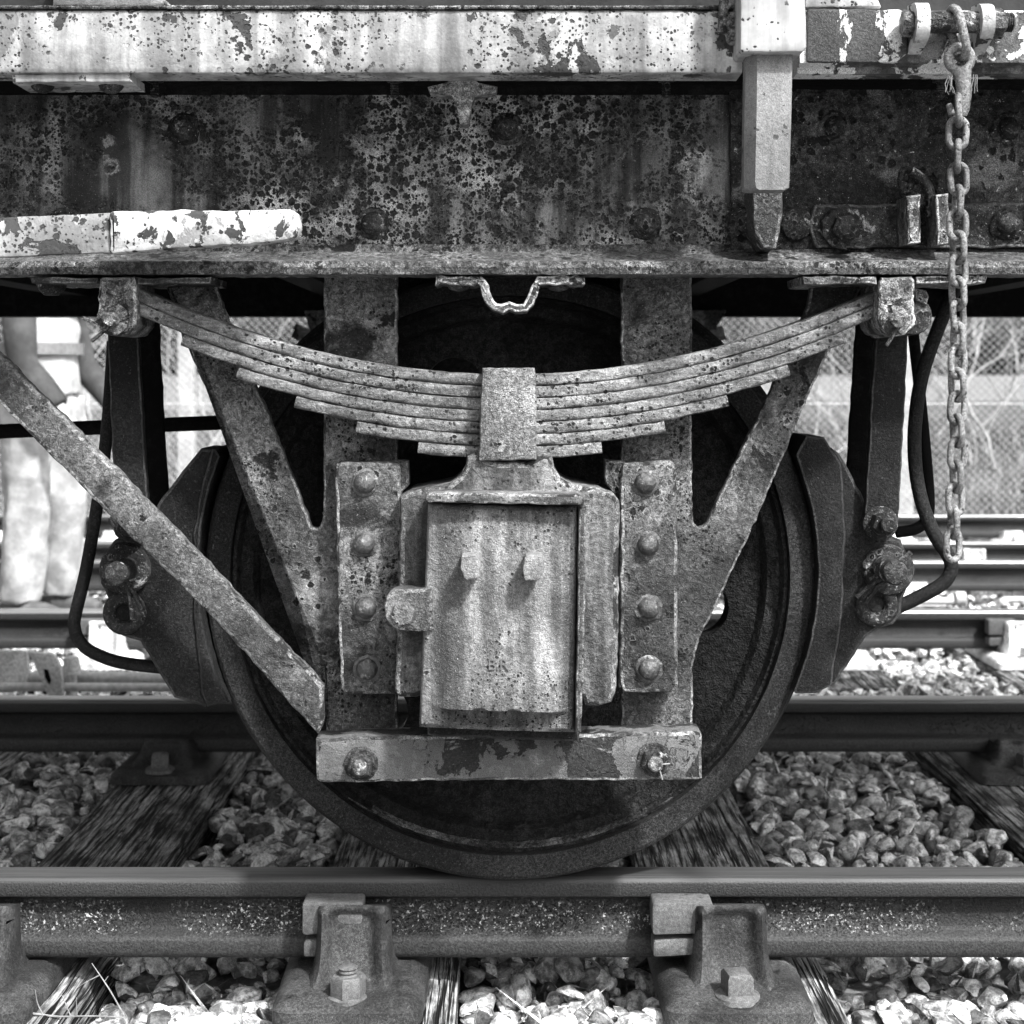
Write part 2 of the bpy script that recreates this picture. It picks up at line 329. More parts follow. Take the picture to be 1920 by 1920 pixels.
M['chair'] = rust('cast_iron_chair', k=0.32, lo=.08, hi=.15, big=8, crust=210, grain=.35, fineg=.5, patches=[(.22, 24, .63, .1, .1), (.04, 14, .62, .08, 0)], dist=.0022, rough=.55, spec=0.25, flecks=(420, .95, .35))
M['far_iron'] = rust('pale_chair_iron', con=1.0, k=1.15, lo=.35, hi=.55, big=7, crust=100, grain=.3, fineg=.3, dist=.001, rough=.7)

EDGE['rusty_grey_iron'] = rust('rusty_grey_iron_edge', k=.62, lo=.16, hi=.34, big=6, crust=150, grain=.5, fineg=.5, patches=[(.05, 20, .52, .08, -.3)], dist=.006, rough=.6)
EDGE['cast_axle_box'] = rust('cast_axle_box_edge', k=.65, lo=.18, hi=.34, big=6, crust=150, grain=.5, fineg=.5, patches=[(.05, 20, .52, .08, -.3)], dist=.006, rough=.6)
EDGE['cast_axle_box_housing'] = EDGE['cast_axle_box']
EDGE['flaking_keep_bar'] = rust('flaking_keep_bar_edge', k=.9, lo=.08, hi=.26, big=9, crust=150, grain=.5, fineg=.5, patches=[(.03, 20, .58, .05, -.3)], dist=.006, rough=.6)
EDGE['scabby_bracket'] = rust('scabby_bracket_edge', k=.95, lo=.16, hi=.42, big=14, crust=130, grain=.5, fineg=.5, patches=[(.03, 24, .56, .05, -.3)], dist=.008, rough=.6)
EDGE['dark_brake_iron'] = rust('dark_brake_iron_edge', k=1, lo=.01, hi=.03, big=14, crust=200, grain=.5, fineg=.6, dist=.004, rough=.5)
EDGE['rusty_dark_fitting'] = rust('rusty_dark_fitting_edge', k=.8, lo=.04, hi=.13, big=14, crust=150, grain=.5, fineg=.6, dist=.005, rough=.5)

def m_rail(name, pol_v, pol_m, pol_r, fk):
    g = G(name)
    n1 = g.noise(5, 4, .6, vec=g.pos((.5, 1, 1))); med = g.noise(260, 3, .7); d, c1, c2 = g.voro(150)
    v = g.mix(g.ramp(n1, .35, .65), .016, .028)
    v = g.op('MULTIPLY', v, g.ramp(med, .35, .65, .4, 1.6, False))
    sep = g.n.new('ShaderNodeSeparateXYZ'); g.put(sep.inputs[0], g.g); z = sep.outputs[2]
    band = g.op('MULTIPLY', g.ramp(z, -.035, -.06), g.ramp(z, -.115, -.09))           # pitted web, smoother heads
    band = g.op('MULTIPLY', band, g.ramp(g.noise(2.6, 5, .75), .4, .56))
    dd = g.op('ADD', d, g.op('MULTIPLY', g.op('SUBTRACT', med, .5), .8))
    fl = g.op('MULTIPLY', g.ramp(g.noise(250, 3, .62), .53, .6), g.op('MULTIPLY', g.ramp(c1, .2, .5), fk))  # glints of sky on the pitted web, painted as pale flecks
    v = g.mix(g.op('MULTIPLY', fl, band), v, g.ramp(c2, .2, 1, .06, .5))
    v = g.mix(g.ramp(z, -.05, -.03), v, g.op('MULTIPLY', g.ramp(med, .35, .65, .6, 1.4, False), .032))
    v = g.mix(g.op('MULTIPLY', g.ramp(z, -.1, -.112), .8), v, g.op('MULTIPLY', g.ramp(med, .35, .65, .5, 1.5, False), .04))
    ht = g.ramp(z, -.012, -.006)
    sc = g.noise(1.0, 4, .6, vec=g.pos((2.5, 150, 150)))
    pol = g.op('MULTIPLY', ht, g.ramp(sc, .3, .6, .6, 1.0))
    v = g.mix(pol, v, g.op('MULTIPLY', g.ramp(g.noise(1.0, 4, .6, vec=g.pos((3, 220, 220))), .35, .65, .6, 1.3, False), pol_v))
    h = g.op('SUBTRACT', g.op('MULTIPLY', med, .6), g.op('MULTIPLY', g.ramp(dd, .5, .1), g.op('MULTIPLY', band, .9)))
    h = g.op('MULTIPLY', h, g.op('SUBTRACT', 1.0, ht))
    return g.done(v, h, g.mix(pol, .5, pol_r), .003, 1.0, g.mix(pol, 0.0, pol_m), .22)
M['rail'] = m_rail('rail_steel', .4, .85, .3, 0.0)
M['rail_near'] = m_rail('rail_steel_dull', .065, .3, .48, 1.0)

def m_stone(name, kk):
    g = G(name)
    oi = g.n.new('ShaderNodeObjectInfo').outputs['Random']; isl = g.n.new('ShaderNodeNewGeometry').outputs['Random Per Island']
    r = g.op('FRACT', g.op('ADD', oi, g.op('MULTIPLY', isl, 7.31)))
    v = g.ramp(r, 0, .7, .055, .4, False); v = g.mix(g.ramp(r, .5, .6), v, .5)
    v = g.mix(g.ramp(r, .84, .9), v, .56)
    n = g.noise(45, 5, .7); f = g.noise(260, 3, .7)
    v = g.op('MULTIPLY', v, g.ramp(n, .38, .62, .35, 1.5)); v = g.op('MULTIPLY', v, g.ramp(f, .3, .7, .75 * kk, 1.25 * kk))
    return g.done(v, g.op('ADD', g.op('MULTIPLY', n, .8), g.op('MULTIPLY', f, .3)), .8, .005, 1.0, 0, .35)
M['stone'] = m_stone('ballast_stone', 1.0); M['stone_sunlit'] = m_stone('sunlit_ballast_tone', 1.7)  # second copy is brighter, standing in for sun on the far ballast
def m_wood():
    g = G('weathered_sleeper_timber')
    a = g.noise(1.0, 5, .7, vec=g.pos((120, 5, 110))); b = g.noise(1.0, 4, .65, vec=g.pos((330, 20, 300))); c = g.noise(7, 5, .65)
    v = g.op('MULTIPLY', g.mix(g.ramp(a, .42, .56), .03, .3), g.ramp(b, .32, .68, .45, 1.55))
    v = g.op('MULTIPLY', v, g.ramp(c, .36, .62, .3, 1.15))
    k1 = g.op('ABSOLUTE', g.op('SUBTRACT', g.noise(1.0, 3, .6, vec=g.pos((38, 1.1, 30))), .5)); k = g.ramp(k1, .03, .008)      # drying splits
    v = g.mix(k, v, .004); h = g.op('SUBTRACT', g.op('ADD', g.op('MULTIPLY', a, .5), g.op('MULTIPLY', b, .25)), k)
    return g.done(v, h, .85, .007, 1.0, 0, .2)
M['wood'] = m_wood()
def m_plain(name, lo, hi, sc=8, rough=.8, dist=.002, fine=60):
    g = G(name); a = g.noise(sc, 5, .6); b = g.noise(fine, 3, .6)
    v = g.op('MULTIPLY', g.mix(g.ramp(a, .35, .65), lo, hi), g.ramp(b, .3, .7, .8, 1.2))
    return g.done(v, b, rough, dist, .6)
M['ground'] = m_plain('ground_dirt', .1, .2, 3, .9, .02, 40)
M['bank'] = m_plain('bank_soil', .05, .09, 2, .9, .03, 20)
M['grass'] = m_plain('dry_grass', .06, .24, 1.5, .8, .001, 9)
M['bark'] = m_plain('pale_bark', .24, .36, 6, .85, .003, 50)
M['concrete'] = m_plain('concrete_post', .3, .42, 5, .85, .003, 60)
M['wire'] = m_plain('galvanised_wire', .4, .5, 5, .5, .001, 60)
M['coat'] = m_plain('pale_hi_vis_cloth', .36, .44, 5, .85, .006, 14)
M['sleeve'] = m_plain('dark_sleeve_cloth', .03, .07, 6, .9, .006, 14)
M['band'] = m_plain('reflective_band', .16, .2, 9, .4, .001, 60)
M['trouser'] = m_plain('pale_trouser_cloth', .26, .38, 6, .9, .01, 12)
M['glove'] = m_plain('grey_glove', .3, .4, 9, .8, .003, 50)
M['skin'] = m_plain('skin', .4, .48, 9, .55, .001, 90)
M['hair'] = m_plain('dark_hair', .03, .06, 30, .6, .004, 120)
M['boot'] = m_plain('dark_work_boot', .06, .1, 9, .7, .003, 40)
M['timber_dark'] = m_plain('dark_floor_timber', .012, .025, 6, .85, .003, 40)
M['twig'] = m_plain('bleached_twig', .16, .26, 20, .8, .001, 90)
M['plain_dark_eye'] = m_plain('eye_dark', .02, .03, 20, .3, .0001, 90)

# ------------------------------------------------------------------ ground, ballast bed
g_ = MB(); g_.add([(-500, -60, -.34), (500, -60, -.34), (500, 900, -.34), (-500, 900, -.34)], [(0, 1, 2, 3)])
ground = tag(g_.build('ground', M['ground'], smooth=0), 'dirt ground under the ballast reaching to the horizon', kind='structure')

SLEEP = [-2.2, -1.55, -.9, -.25, .42, 1.32, 1.98]        # near track sleepers
SL_W, SL_TOP = .295, -.192
TRK = [(.7525, SLEEP), (3.885, [-3.55 + .68 * k for k in range(10)]), (6.28, [-3.883 + .7 * k for k in range(12)])]
RAILS = [(.0, 3.2, 'near rail'), (1.505, 3.4, 'second rail'), (3.11, 5, 'third rail'), (4.66, 5, 'fourth rail'), (5.5, 5.5, 'fifth rail'), (7.06, 6, 'sixth rail')]

def stone_mesh(i):
    rnd = random.Random(100 + i); bm = bmesh.new()
    el = (rnd.uniform(.8, 1.1), rnd.uniform(.55, .9), rnd.uniform(.4, .75))
    for k in range(11 + i % 4):
        v = Vector((rnd.gauss(0, 1), rnd.gauss(0, 1), rnd.gauss(0, 1))).normalized() * rnd.uniform(.75, 1.08)
        bm.verts.new((v.x * el[0], v.y * el[1], v.z * el[2]))
    bmesh.ops.convex_hull(bm, input=bm.verts[:])
    for v in [v for v in bm.verts if not v.link_faces]: bm.verts.remove(v)
    if i < 10: bmesh.ops.bevel(bm, geom=bm.edges[:], offset=.085, segments=1, affect='EDGES')
    bmesh.ops.remove_doubles(bm, verts=bm.verts[:], dist=.03)
    for v in bm.verts: v.co += v.co.normalized() * .09 * mnoise.noise(v.co * 2.3 + Vector((i * 9.1, 0, 0)))
    bmesh.ops.triangulate(bm, faces=bm.faces[:])
    me = bpy.data.meshes.new('stone'); bm.to_mesh(me); bm.free(); me.materials.append(M['stone'])
    me.shade_smooth(); me.set_sharp_from_angle(angle=R(28)); return me
STONES = [stone_mesh(i) for i in range(22)]
SV = []
for me in STONES:
    a = np.empty(len(me.vertices) * 3); me.vertices.foreach_get('co', a)
    f = np.empty(len(me.polygons) * 3, dtype=np.int64); me.polygons.foreach_get('vertices', f); SV.append((a.reshape(-1, 3), f.reshape(-1, 3)))

def in_sleeper(x, y, pad=.0):
    for yc, xs in TRK:
        if abs(y - yc) < 1.3 + pad:
            for sx in xs:
                if abs(x - sx) < SL_W / 2 + pad: return True
    return False
def bed_z(x, y):
    z = -.232 + .02 * mnoise.noise((x * 3, y * 3, 0))
    if -.1 < y < .12: z -= .028
    return z
cand = []
def scatter(n, x0, x1, y0, y1, s0, s1, lift, fan=False):
    for _ in range(n):
        y = random.uniform(y0, y1)
        if fan: lim = (y - CAM_Y) * .345 + .3; x = random.uniform(-lim, lim)
        else: x = random.uniform(x0, x1)
        s = random.uniform(s0, s1)
        if in_sleeper(x, y, s * .55): continue
        if abs(y) < .05 or abs(y - 1.505) < .05: zl = min(lift, .0)
        else: zl = lift
        cand.append((x, y, bed_z(x, y) + random.uniform(-.008, .014) + zl, s, random.randrange(10 if y < 2.2 else 22) if y < 2.2 else random.randrange(10, 22)))
scatter(5600, -1.9, 1.9, .12, 2.3, .022, .042, -.014)
scatter(2400, -1.9, 1.9, .12, 2.3, .03, .056, .006)
scatter(1500, -1.1, 1.1, -.5, .12, .018, .034, -.016)
scatter(520, -1.1, 1.1, -.5, .12, .028, .05, .0)
scatter(150, -1.1, 1.1, -.32, -.06, .036, .056, .006)
scatter(17000, 0, 0, 2.3, 9.0, .02, .036, .01, True)
scatter(2500, 0, 0, 2.2, 3.2, .02, .036, .03, True)
def vis_score(c):
    x, y, z, s, k = c; px, py = proj(c)
    r = s * F_PX / (y - CAM_Y)
    if px < -30 or px > 1950: return 0
    ok = (py > 1812 and py < 1950 and y < .15) or (1428 < py < 1620 and .3 < y < 1.55 and math.hypot(px - 957, py - 1070) > 575)
    return r * (1.0 + z * 2.5) if ok else 0
order = sorted(range(len(cand)), key=lambda i: -vis_score(cand[i]))
single = set(i for i in order[:300] if vis_score(cand[i]) > 0)
def rotm(rnd): return Matrix.Rotation(rnd.uniform(0, 6.28), 3, 'Z') @ Matrix.Rotation(rnd.uniform(-.6, .6), 3, 'X') @ Matrix.Rotation(rnd.uniform(-.6, .6), 3, 'Y')
VV, FF, base = [], [], 0
for i, (x, y, z, s, k) in enumerate(cand):
    rm = rotm(random)
    if i in single:
        o = bpy.data.objects.new('stone', STONES[k]); COL.objects.link(o); o.parent = ground
        o.location = (x, y, z); o.rotation_euler = rm.to_euler(); o.scale = (s, s, s)
    else:
        a, f = SV[k]; VV.append(a @ np.array(rm.transposed()) * s + np.array((x, y, z))); FF.append(f + base); base += len(a)
VV = np.concatenate(VV); FF = np.concatenate(FF)
me = bpy.data.meshes.new('ballast'); me.vertices.add(len(VV)); me.vertices.foreach_set('co', VV.ravel())
me.loops.add(FF.size); me.loops.foreach_set('vertex_index', FF.ravel().astype(np.int32))
me.polygons.add(len(FF)); me.polygons.foreach_set('loop_start', np.arange(0, FF.size, 3, dtype=np.int32)); me.update(calc_edges=True); me.validate()
me.materials.append(M['stone']); me.materials.append(M['stone_sunlit'])     # far tracks: sunlit brightness put into a lighter stone colour
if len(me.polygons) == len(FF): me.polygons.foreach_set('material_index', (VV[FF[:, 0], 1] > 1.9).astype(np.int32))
me.shade_smooth(); me.set_sharp_from_angle(angle=R(28))
bo = bpy.data.objects.new('ballast', me); COL.objects.link(bo)
tag(bo, 'pale crushed stone ballast spread between and around the tracks', 'ballast', kind='stuff')

# ------------------------------------------------------------------ sleepers, rails, chairs
def ordinal(k): return ['first', 'second', 'third', 'fourth', 'fifth', 'sixth', 'seventh', 'eighth', 'ninth', 'tenth', 'eleventh', 'twelfth'][k]
def sleeper_mesh(seed):
    rnd = random.Random(seed); mb = MB(); nx, ny = 26, 60; L0, L1 = -1.3, 1.3; vs, fs = [], []
    gro = [rnd.uniform(-1, 1) for _ in range(nx + 1)]
    for j in range(ny + 1):
        y = L0 + (L1 - L0) * j / ny
        for i in range(nx + 1):
            u = i / nx * 2 - 1; x = u * SL_W / 2
            e = .008 * max(0, abs(u) - .86) / .14
            z = -e + .0035 * gro[i] * (0.5 + mnoise.noise((i * .9, y * 2.2, seed))) + .003 * mnoise.noise((x * 20, y * 5, seed))
            vs.append((x + .003 * mnoise.noise((y * 9, u * 3, seed)), y, z))
    k = nx + 1
    for j in range(ny):
        for i in range(nx): fs.append((j * k + i, j * k + i + 1, (j + 1) * k + i + 1, (j + 1) * k + i))
    n0 = len(vs); edge = [j * k for j in range(ny + 1)] + [ny * k + i for i in range(1, k)] + [j * k + nx for j in range(ny - 1, -1, -1)] + [i for i in range(nx - 1, 0, -1)]
    for e in edge: vs.append((vs[e][0], vs[e][1], -.13))
    m = len(edge)
    for a in range(m): fs.append((edge[a], edge[(a + 1) % m], n0 + (a + 1) % m, n0 + a))
    mb.add(vs, fs); o = mb.build('sleeper', M['wood'], smooth=40); return o
slm = [sleeper_mesh(s) for s in (3, 11, 23)]
for o in slm: COL.objects.unlink(o)
tname = ['track under the wagon', 'middle track behind the wagon', 'farthest track by the fence']
for ti, (yc, xs) in enumerate(TRK):
    inside = []
    for sx in xs:
        px = proj((sx, yc, SL_TOP))[0]
        if -330 < px < 2250: inside.append((sx, px))
    vis = [a for a in inside if -60 < a[1] < 1980]
    for k, (sx, px) in enumerate(inside):
        o = slm[(k * 2 + ti) % 3].copy(); COL.objects.link(o); o.name = 'sleeper'
        o.location = (sx, yc + random.uniform(-.04, .04), SL_TOP + random.uniform(-.004, .003)); o.rotation_euler = (0, 0, random.uniform(-.012, .012))
        if ti and (sx, px) not in vis: COL.objects.unlink(o); continue
        if (sx, px) in vis: lab = 'timber sleeper of the %s, %s from the left' % (tname[ti], ordinal(vis.index((sx, px))))
        else: lab = 'timber sleeper of the %s, outside the %s edge' % (tname[ti], 'left' if px < 960 else 'right')
        if ti == 0 and abs(sx + .9) < .02: lab = 'grainy timber sleeper behind the near rail, lower left of the wheel'
        tag(o, lab, 'sleeper', 'sleepers of the ' + tname[ti])

half = [(.0, 0), (.02, -.0004), (.029, -.002), (.0335, -.0065), (.035, -.012), (.035, -.031), (.0335, -.0345), (.026, -.038), (.014, -.043), (.0105, -.049), (.0095, -.07), (.0105, -.093),
        (.014, -.099), (.026, -.106), (.0325, -.111), (.0335, -.115), (.0335, -.132), (.031, -.14), (.026, -.1445), (.0, -.145)]
prof = half + [(-a, b) for a, b in half[-2:0:-1]]
rdesc = ['near glint-flecked rail that the wagon wheel stands on', 'shaded rail of the wagon track, behind the wheel', 'polished rail nearest behind the wagon on the middle track',
         'bright-topped far rail of the middle track', 'thin bright rail nearer us on the farthest track', 'farthest bright rail running along the fence']
rail_objs = []
for (y, L, nm), d in zip(RAILS, rdesc):
    mb = MB(); xs = list(np.linspace(-L, L, 24)); mb.sweep_x([(a, b) for a, b in prof], xs)
    o = mb.build('rail', M['rail_near' if y == 0 else 'rail'], smooth=40); o.location = (0, y, 0); tag(o, d, 'rail', 'running rails'); rail_objs.append(o)
def jaw(mb, sgn, top, w0, w1, hollow=.016):
    nx, nz = 20, 22; vs, fs = [], []
    for j in range(nz + 1):
        z = .03 + (top - .03) * j / nz; t = j / nz
        flare = math.exp(-(z - .03) / .021)
        hw = w1 + (w0 - w1) * min(1, flare * 1.1)
        for i in range(nx + 1):
            u = i / nx * 2 - 1; x = u * hw
            rib = math.exp(-((abs(u) - .78) / .2) ** 2); edge = max(0, abs(u) - .86) / .14
            y = .106 + .014 * (1 - t) + .045 * flare + hollow * (rib - 1) * min(1, (1 - t) * 5 + .25) - .02 * edge ** 2 - .03 * max(0, t - .9) ** 2 * 30
            zz = z - (.014 * edge ** 2 if t > .8 else 0)
            vs.append((x, -sgn * y, zz))
    k = nx + 1
    for j in range(nz):
        for i in range(nx): fs.append((j * k + i, j * k + i + 1, (j + 1) * k + i + 1, (j + 1) * k + i))
    n0 = len(vs)
    for j in range(nz + 1):
        for i in (0, nx): vs.append((vs[j * k + i][0], -sgn * .042 if j > 6 else -sgn * .02, vs[j * k + i][2]))
    for j in range(nz):
        fs.append((j * k, (j + 1) * k, n0 + (j + 1) * 2, n0 + j * 2)); fs.append((j * k + nx, (j + 1) * k + nx, n0 + (j + 1) * 2 + 1, n0 + j * 2 + 1))
        fs.append((n0 + j * 2, n0 + j * 2 + 1, n0 + (j + 1) * 2 + 1, n0 + (j + 1) * 2))
    a = nz * k
    for i in range(nx): fs.append((a + i, a + i + 1, n0 + nz * 2 + (1 if i == nx - 1 else 0), n0 + nz * 2)) if i == 0 else None
    fs.append(tuple([a + i for i in range(nx + 1)] + [n0 + nz * 2 + 1, n0 + nz * 2]))
    mb.add(vs, fs)
def make_chair(mat, bolt, keyx, sgn):
    """origin: sleeper top under the rail; sgn 1 = key side towards the camera"""
    root = empty('rail_chair')
    mb = MB(); q = round_poly([(-.125, -.215), (.125, -.215), (.13, .2), (-.13, .2)], .03)
    n = len(q); vs = [(x, y, .002) for x, y in q] + [(x * .99, y * .99, .024) for x, y in q] + [(x * .9, y * .9, .034) for x, y in q] + [(x * .8, y * .55, .042) for x, y in q]
    fs = [(r * n + i, r * n + (i + 1) % n, (r + 1) * n + (i + 1) % n, (r + 1) * n + i) for r in range(3) for i in range(n)] + [tuple(range(n)), tuple(range(3 * n, 4 * n))]
    mb.add(vs, fs); mb.build('base', mat, root, smooth=50)
    j1 = MB(); jaw(j1, sgn, .162, .08, .064, .024); j1.build('jaw', mat, root, smooth=50)
    j2 = MB(); jaw(j2, -sgn, .1, .1, .062, .01); j2.build('jaw', mat, root, smooth=50)
    k = MB(); ky = (-.086 * sgn, -.036 * sgn)
    k.prism_xz(round_poly([(keyx, .108), (keyx + .105, .111), (keyx + .105, .164), (keyx, .164)], .006), min(ky), max(ky), .003, .0003)
    k.prism_xz(round_poly([(keyx + .002, .068), (keyx + .105, .074), (keyx + .105, .102), (keyx + .002, .097)], .006), min(ky) + .004, max(ky), .003, .0003)
    k.build('key', M['bright_key'], root, smooth=40)
    for s2 in (-1, 1):
        b = MB(); c = (0.0, s2 * .166, .03)
        if bolt == 'hex':
            b.lathe([(.034, .0), (.034, .006), (.026, .008)], c, 20, 'Z'); b.lathe([(.03, .006), (.03, .036), (.026, .041)], c, 6, 'Z', rot=.3)
            b.lathe([(.0145, .03)] + [(.0165 if q % 2 else .0145, .038 + .003 * q) for q in range(6)] + [(.01, .057)], c, 14, 'Z')
        else:
            b.lathe([(.04, .0), (.038, .008), (.03, .013)], c, 20, 'Z'); b.lathe([(.031, .01), (.031, .04), (.026, .046), (.012, .05)], c, 4, 'Z', rot=.95)
        b.build('bolt', M['bright_key'] if mat != M['far_iron'] else mat, root, smooth=35)
    return root
M['bright_key'] = rust('steel_key', con=1.1, k=0.5, lo=.15, hi=.22, big=9, crust=140, grain=.25, fineg=.35, patches=[(.06, 20, .64, .08, 0)], dist=.0012, rough=.55, spec=0.25)
protoA = make_chair(M['chair'], 'hex', -.088, 1); protoB = make_chair(M['chair'], 'square', -.135, 1)
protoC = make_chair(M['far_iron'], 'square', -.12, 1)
tag_used = {}
def place_chair(proto, loc, rz, label, group, first=False):
    o = proto if not tag_used.get(proto.name) else copy_tree(proto)
    tag_used[proto.name] = True
    o.location = loc; o.rotation_euler = (0, 0, rz); tag(o, label, 'rail chair', group); return o
near_lab = {-.928: 'cast iron rail chair cut off by the lower left edge of the picture', -.275: 'cast iron rail chair with threaded hex bolt on the near rail, under the wheel',
            .378: 'cast iron rail chair with square-headed bolt on the near rail, right of the wheel bottom', 1.31: 'cast iron rail chair on the near rail just outside the right edge'}
for key in (-.275, -.928, .378, 1.31): place_chair(protoB if key in (.378,) else protoA, (key, 0, SL_TOP), 0, near_lab[key], 'rail chairs')
far_lab = {-.928: 'dark shaded rail chair on the second rail, left of the wheel', -.275: 'dark rail chair on the second rail hidden behind the wheel, left one',
           .378: 'dark rail chair on the second rail hidden behind the wheel, right one', 1.36: 'dark shaded rail chair on the second rail by the right edge'}
for key in far_lab: place_chair(protoB, (key, 1.505, SL_TOP), math.pi, far_lab[key], 'rail chairs')
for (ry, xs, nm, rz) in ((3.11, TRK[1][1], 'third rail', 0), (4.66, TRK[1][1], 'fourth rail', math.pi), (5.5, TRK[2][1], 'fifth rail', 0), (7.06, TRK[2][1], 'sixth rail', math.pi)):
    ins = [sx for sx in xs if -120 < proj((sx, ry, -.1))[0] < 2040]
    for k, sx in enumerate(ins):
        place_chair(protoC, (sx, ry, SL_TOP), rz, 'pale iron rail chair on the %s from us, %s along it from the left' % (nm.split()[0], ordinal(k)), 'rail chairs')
for p in (protoA, protoB, protoC): assert tag_used.get(p.name)

# ------------------------------------------------------------------ the wagon
W = empty('railway_wagon'); tag(W, 'rusty old railway wagon with white side rail, leaf spring and spoked-off disc wheel', 'wagon')
W['label'] = 'rusty old railway wagon with peeling white side rail and leaf-sprung wheel'
WX, WZ, WR = -.003, .535, .535

# solebar channel
YW = -.19
zt, zb = Z_(140, YW) + .006, Z_(490, -.27)
solp = [(-.27, zb), (-.272, zb - .010), (-.268, Z_(514, -.27)), (YW + .012, Z_(514, -.27)), (YW + .012, zt), (-.268, zt), (-.268, zt - .018), (YW - .012, zt - .026), (YW, zt - .04), (YW, zb + .045), (YW - .012, zb + .02)]
xs = [-2.6, -1.6] + list(np.linspace(-1.15, 1.15, 300)) + [1.6, 2.6]
mb = MB(); web = [(YW, zb + .03), (YW + .012, zb + .03), (YW + .012, zt - .02), (YW, zt - .02)]
mb.sweep_x(web, xs, .0008); sole = mb.build('solebar', M['sole'], W, smooth=30)
mb = MB(); mb.sweep_x([(-.27, zb), (-.273, zb - .010), (-.268, Z_(514, -.27)), (YW + .0135, Z_(514, -.27)), (YW + .0135, zb + .032), (YW - .001, zb + .034), (YW - .006, zb + .022), (-.24, zb + .006)], xs, .0014)
mb.build('bottom_flange', M['flange'], sole, smooth=30)
mb = MB(); mb.sweep_x([(-.268, zt), (-.268, zt - .018), (YW - .012, zt - .026), (YW - .001, zt - .04), (YW + .0135, zt - .04), (YW + .0135, zt)], xs, .001); mb.build('top_flange', M['black'], sole, smooth=30)
rv = MB(); rv.dome((0, 0, 0), .02, .022, 16, jit=.05); nf = len(rv.f); rv.lathe([(.029, .006), (.028, -.002), (.022, -.005)], (0, 0, 0), 17, jit=.1)
r0 = rv.build('rivet', M['fit'], None, smooth=60); r0.data.materials.append(M['sole_dark']); first = True
for q, p in enumerate(r0.data.polygons): p.material_index = 0 if q < nf else 1
for (px, py) in ((345, 243), (950, 243), (-250, 243), (1565, 240), (1890, 242), (700, 420), (1210, 420), (1400, 420), (1888, 420), (120, 420)):
    o = r0 if first else r0.copy()
    if not first: COL.objects.link(o)
    first = False
    yy = YW - (.0 if px < 1370 else .008 if px not in (1888,) else .022)
    o.parent = sole; o.location = at(px, py, yy)

# doubling plates and fittings on the right of the solebar
mb = MB(); mb.prism([(1369, 152), (2300, 152), (2300, 468), (1371, 468)], YW - .007, YW + .002, .003, .001); dp = mb.build('doubling_plate', M['sole_dark'] if 'sole_dark' in M else M['fit'], W)
mb = MB(); mb.prism([(1527, 382), (2250, 376), (2250, 462), (1532, 466), (1516, 425)], YW - .02, YW - .006, .005, .0016, rnd=10); mb.build('cover_strip', M['fit'], W)
mb = MB(); mb.dome(at(1492, 420, YW - .006), .03, .02, 14, jit=.12); mb.build('lug', M['fit'], W)
mb = MB(); mb.lathe([(.038, .004), (.036, -.012), (.027, -.014)], at(1578, 428, YW - .02), 9, jit=.14); mb.lathe([(.024, -.008), (.023, -.03), (.014, -.036)], at(1580, 430, YW - .02), 6, rot=.2, jit=.08); mb.build('nut', M['fit'], W)
for (a, b, t, u) in ((1700, 1727, 364, 458), (1756, 1779, 362, 460)):
    mb = MB(); mb.prism([(a, t + 4), (b, t), (b, u - 3), (a + 2, u)], YW - .085, YW - .018, .004, .0008); mb.build('stop_block', M['bracket'], W)
mb = MB(); c = at(1699, 338, YW - .04)
mb.tube([c + Vector((.009 * math.cos(a), 0, .019 * math.sin(a))) for a in np.linspace(0, 6.283, 16, endpoint=False)], .006, 8, True)
mb.tube(smooth_path([at(x, y, YW - .05) for x, y in ((1708, 322), (1722, 330), (1740, 350), (1746, 380), (1744, 408))]), .0085, 8)
mb.tube(smooth_path([at(x, y, YW - .035) for x, y in ((1752, 330), (1762, 326), (1764, 345), (1758, 372))]), .007, 8)
mb.tube([at(1694, 335, YW), at(1760, 338, YW - .03)], .008, 8); mb.build('hook_shackle', M['fit'], W, smooth=60)

# hanging bolts and cleat beneath the top flange
def hang_bolt(px, y0, y1, Y=-.235, r=.0075):
    mb = MB(); a = at(px, y0, Y); b = at(px, y1, Y); L = a.z - b.z
    mb.lathe([(r, 0)] + [(r if k % 2 else r * .82, -L * k / 18) for k in range(1, 19)] + [(r * .5, -L - .001)], a, 12, 'Z'); mb.lathe([(r * 1.9, 0), (r * 1.9, -.012)], a, 6, 'Z', rot=.4)
    mb.build('bolt', M['fit'], W, smooth=40)
for px in (290, 740, 1249, 1764): hang_bolt(px, 140, 182)
mb = MB(); mb.prism([(802, 163), (838, 155), (850, 141), (882, 141), (896, 155), (932, 163), (930, 173), (890, 179), (884, 195), (878, 233), (862, 234), (855, 195), (848, 179), (806, 173)], -.30, -.262, .002, .0006, .02)
mb.build('cleat', M['pale_bracket'], W)
mb = MB(); mb.prism([(22, 139), (246, 137), (246, 153), (24, 154)], -.36, -.27, .003, .001); pp = mb.build('packing_plate', M['white'], W)
mb = MB(); mb.dome(at(80, 155, -.325), .02, .017, 14, 'Z', -1); mb.build('bolt_head', M['fit'], pp); mb = MB(); mb.dome(at(208, 155, -.325), .021, .018, 14, 'Z', -1); mb.build('bolt_head', M['fit'], pp)

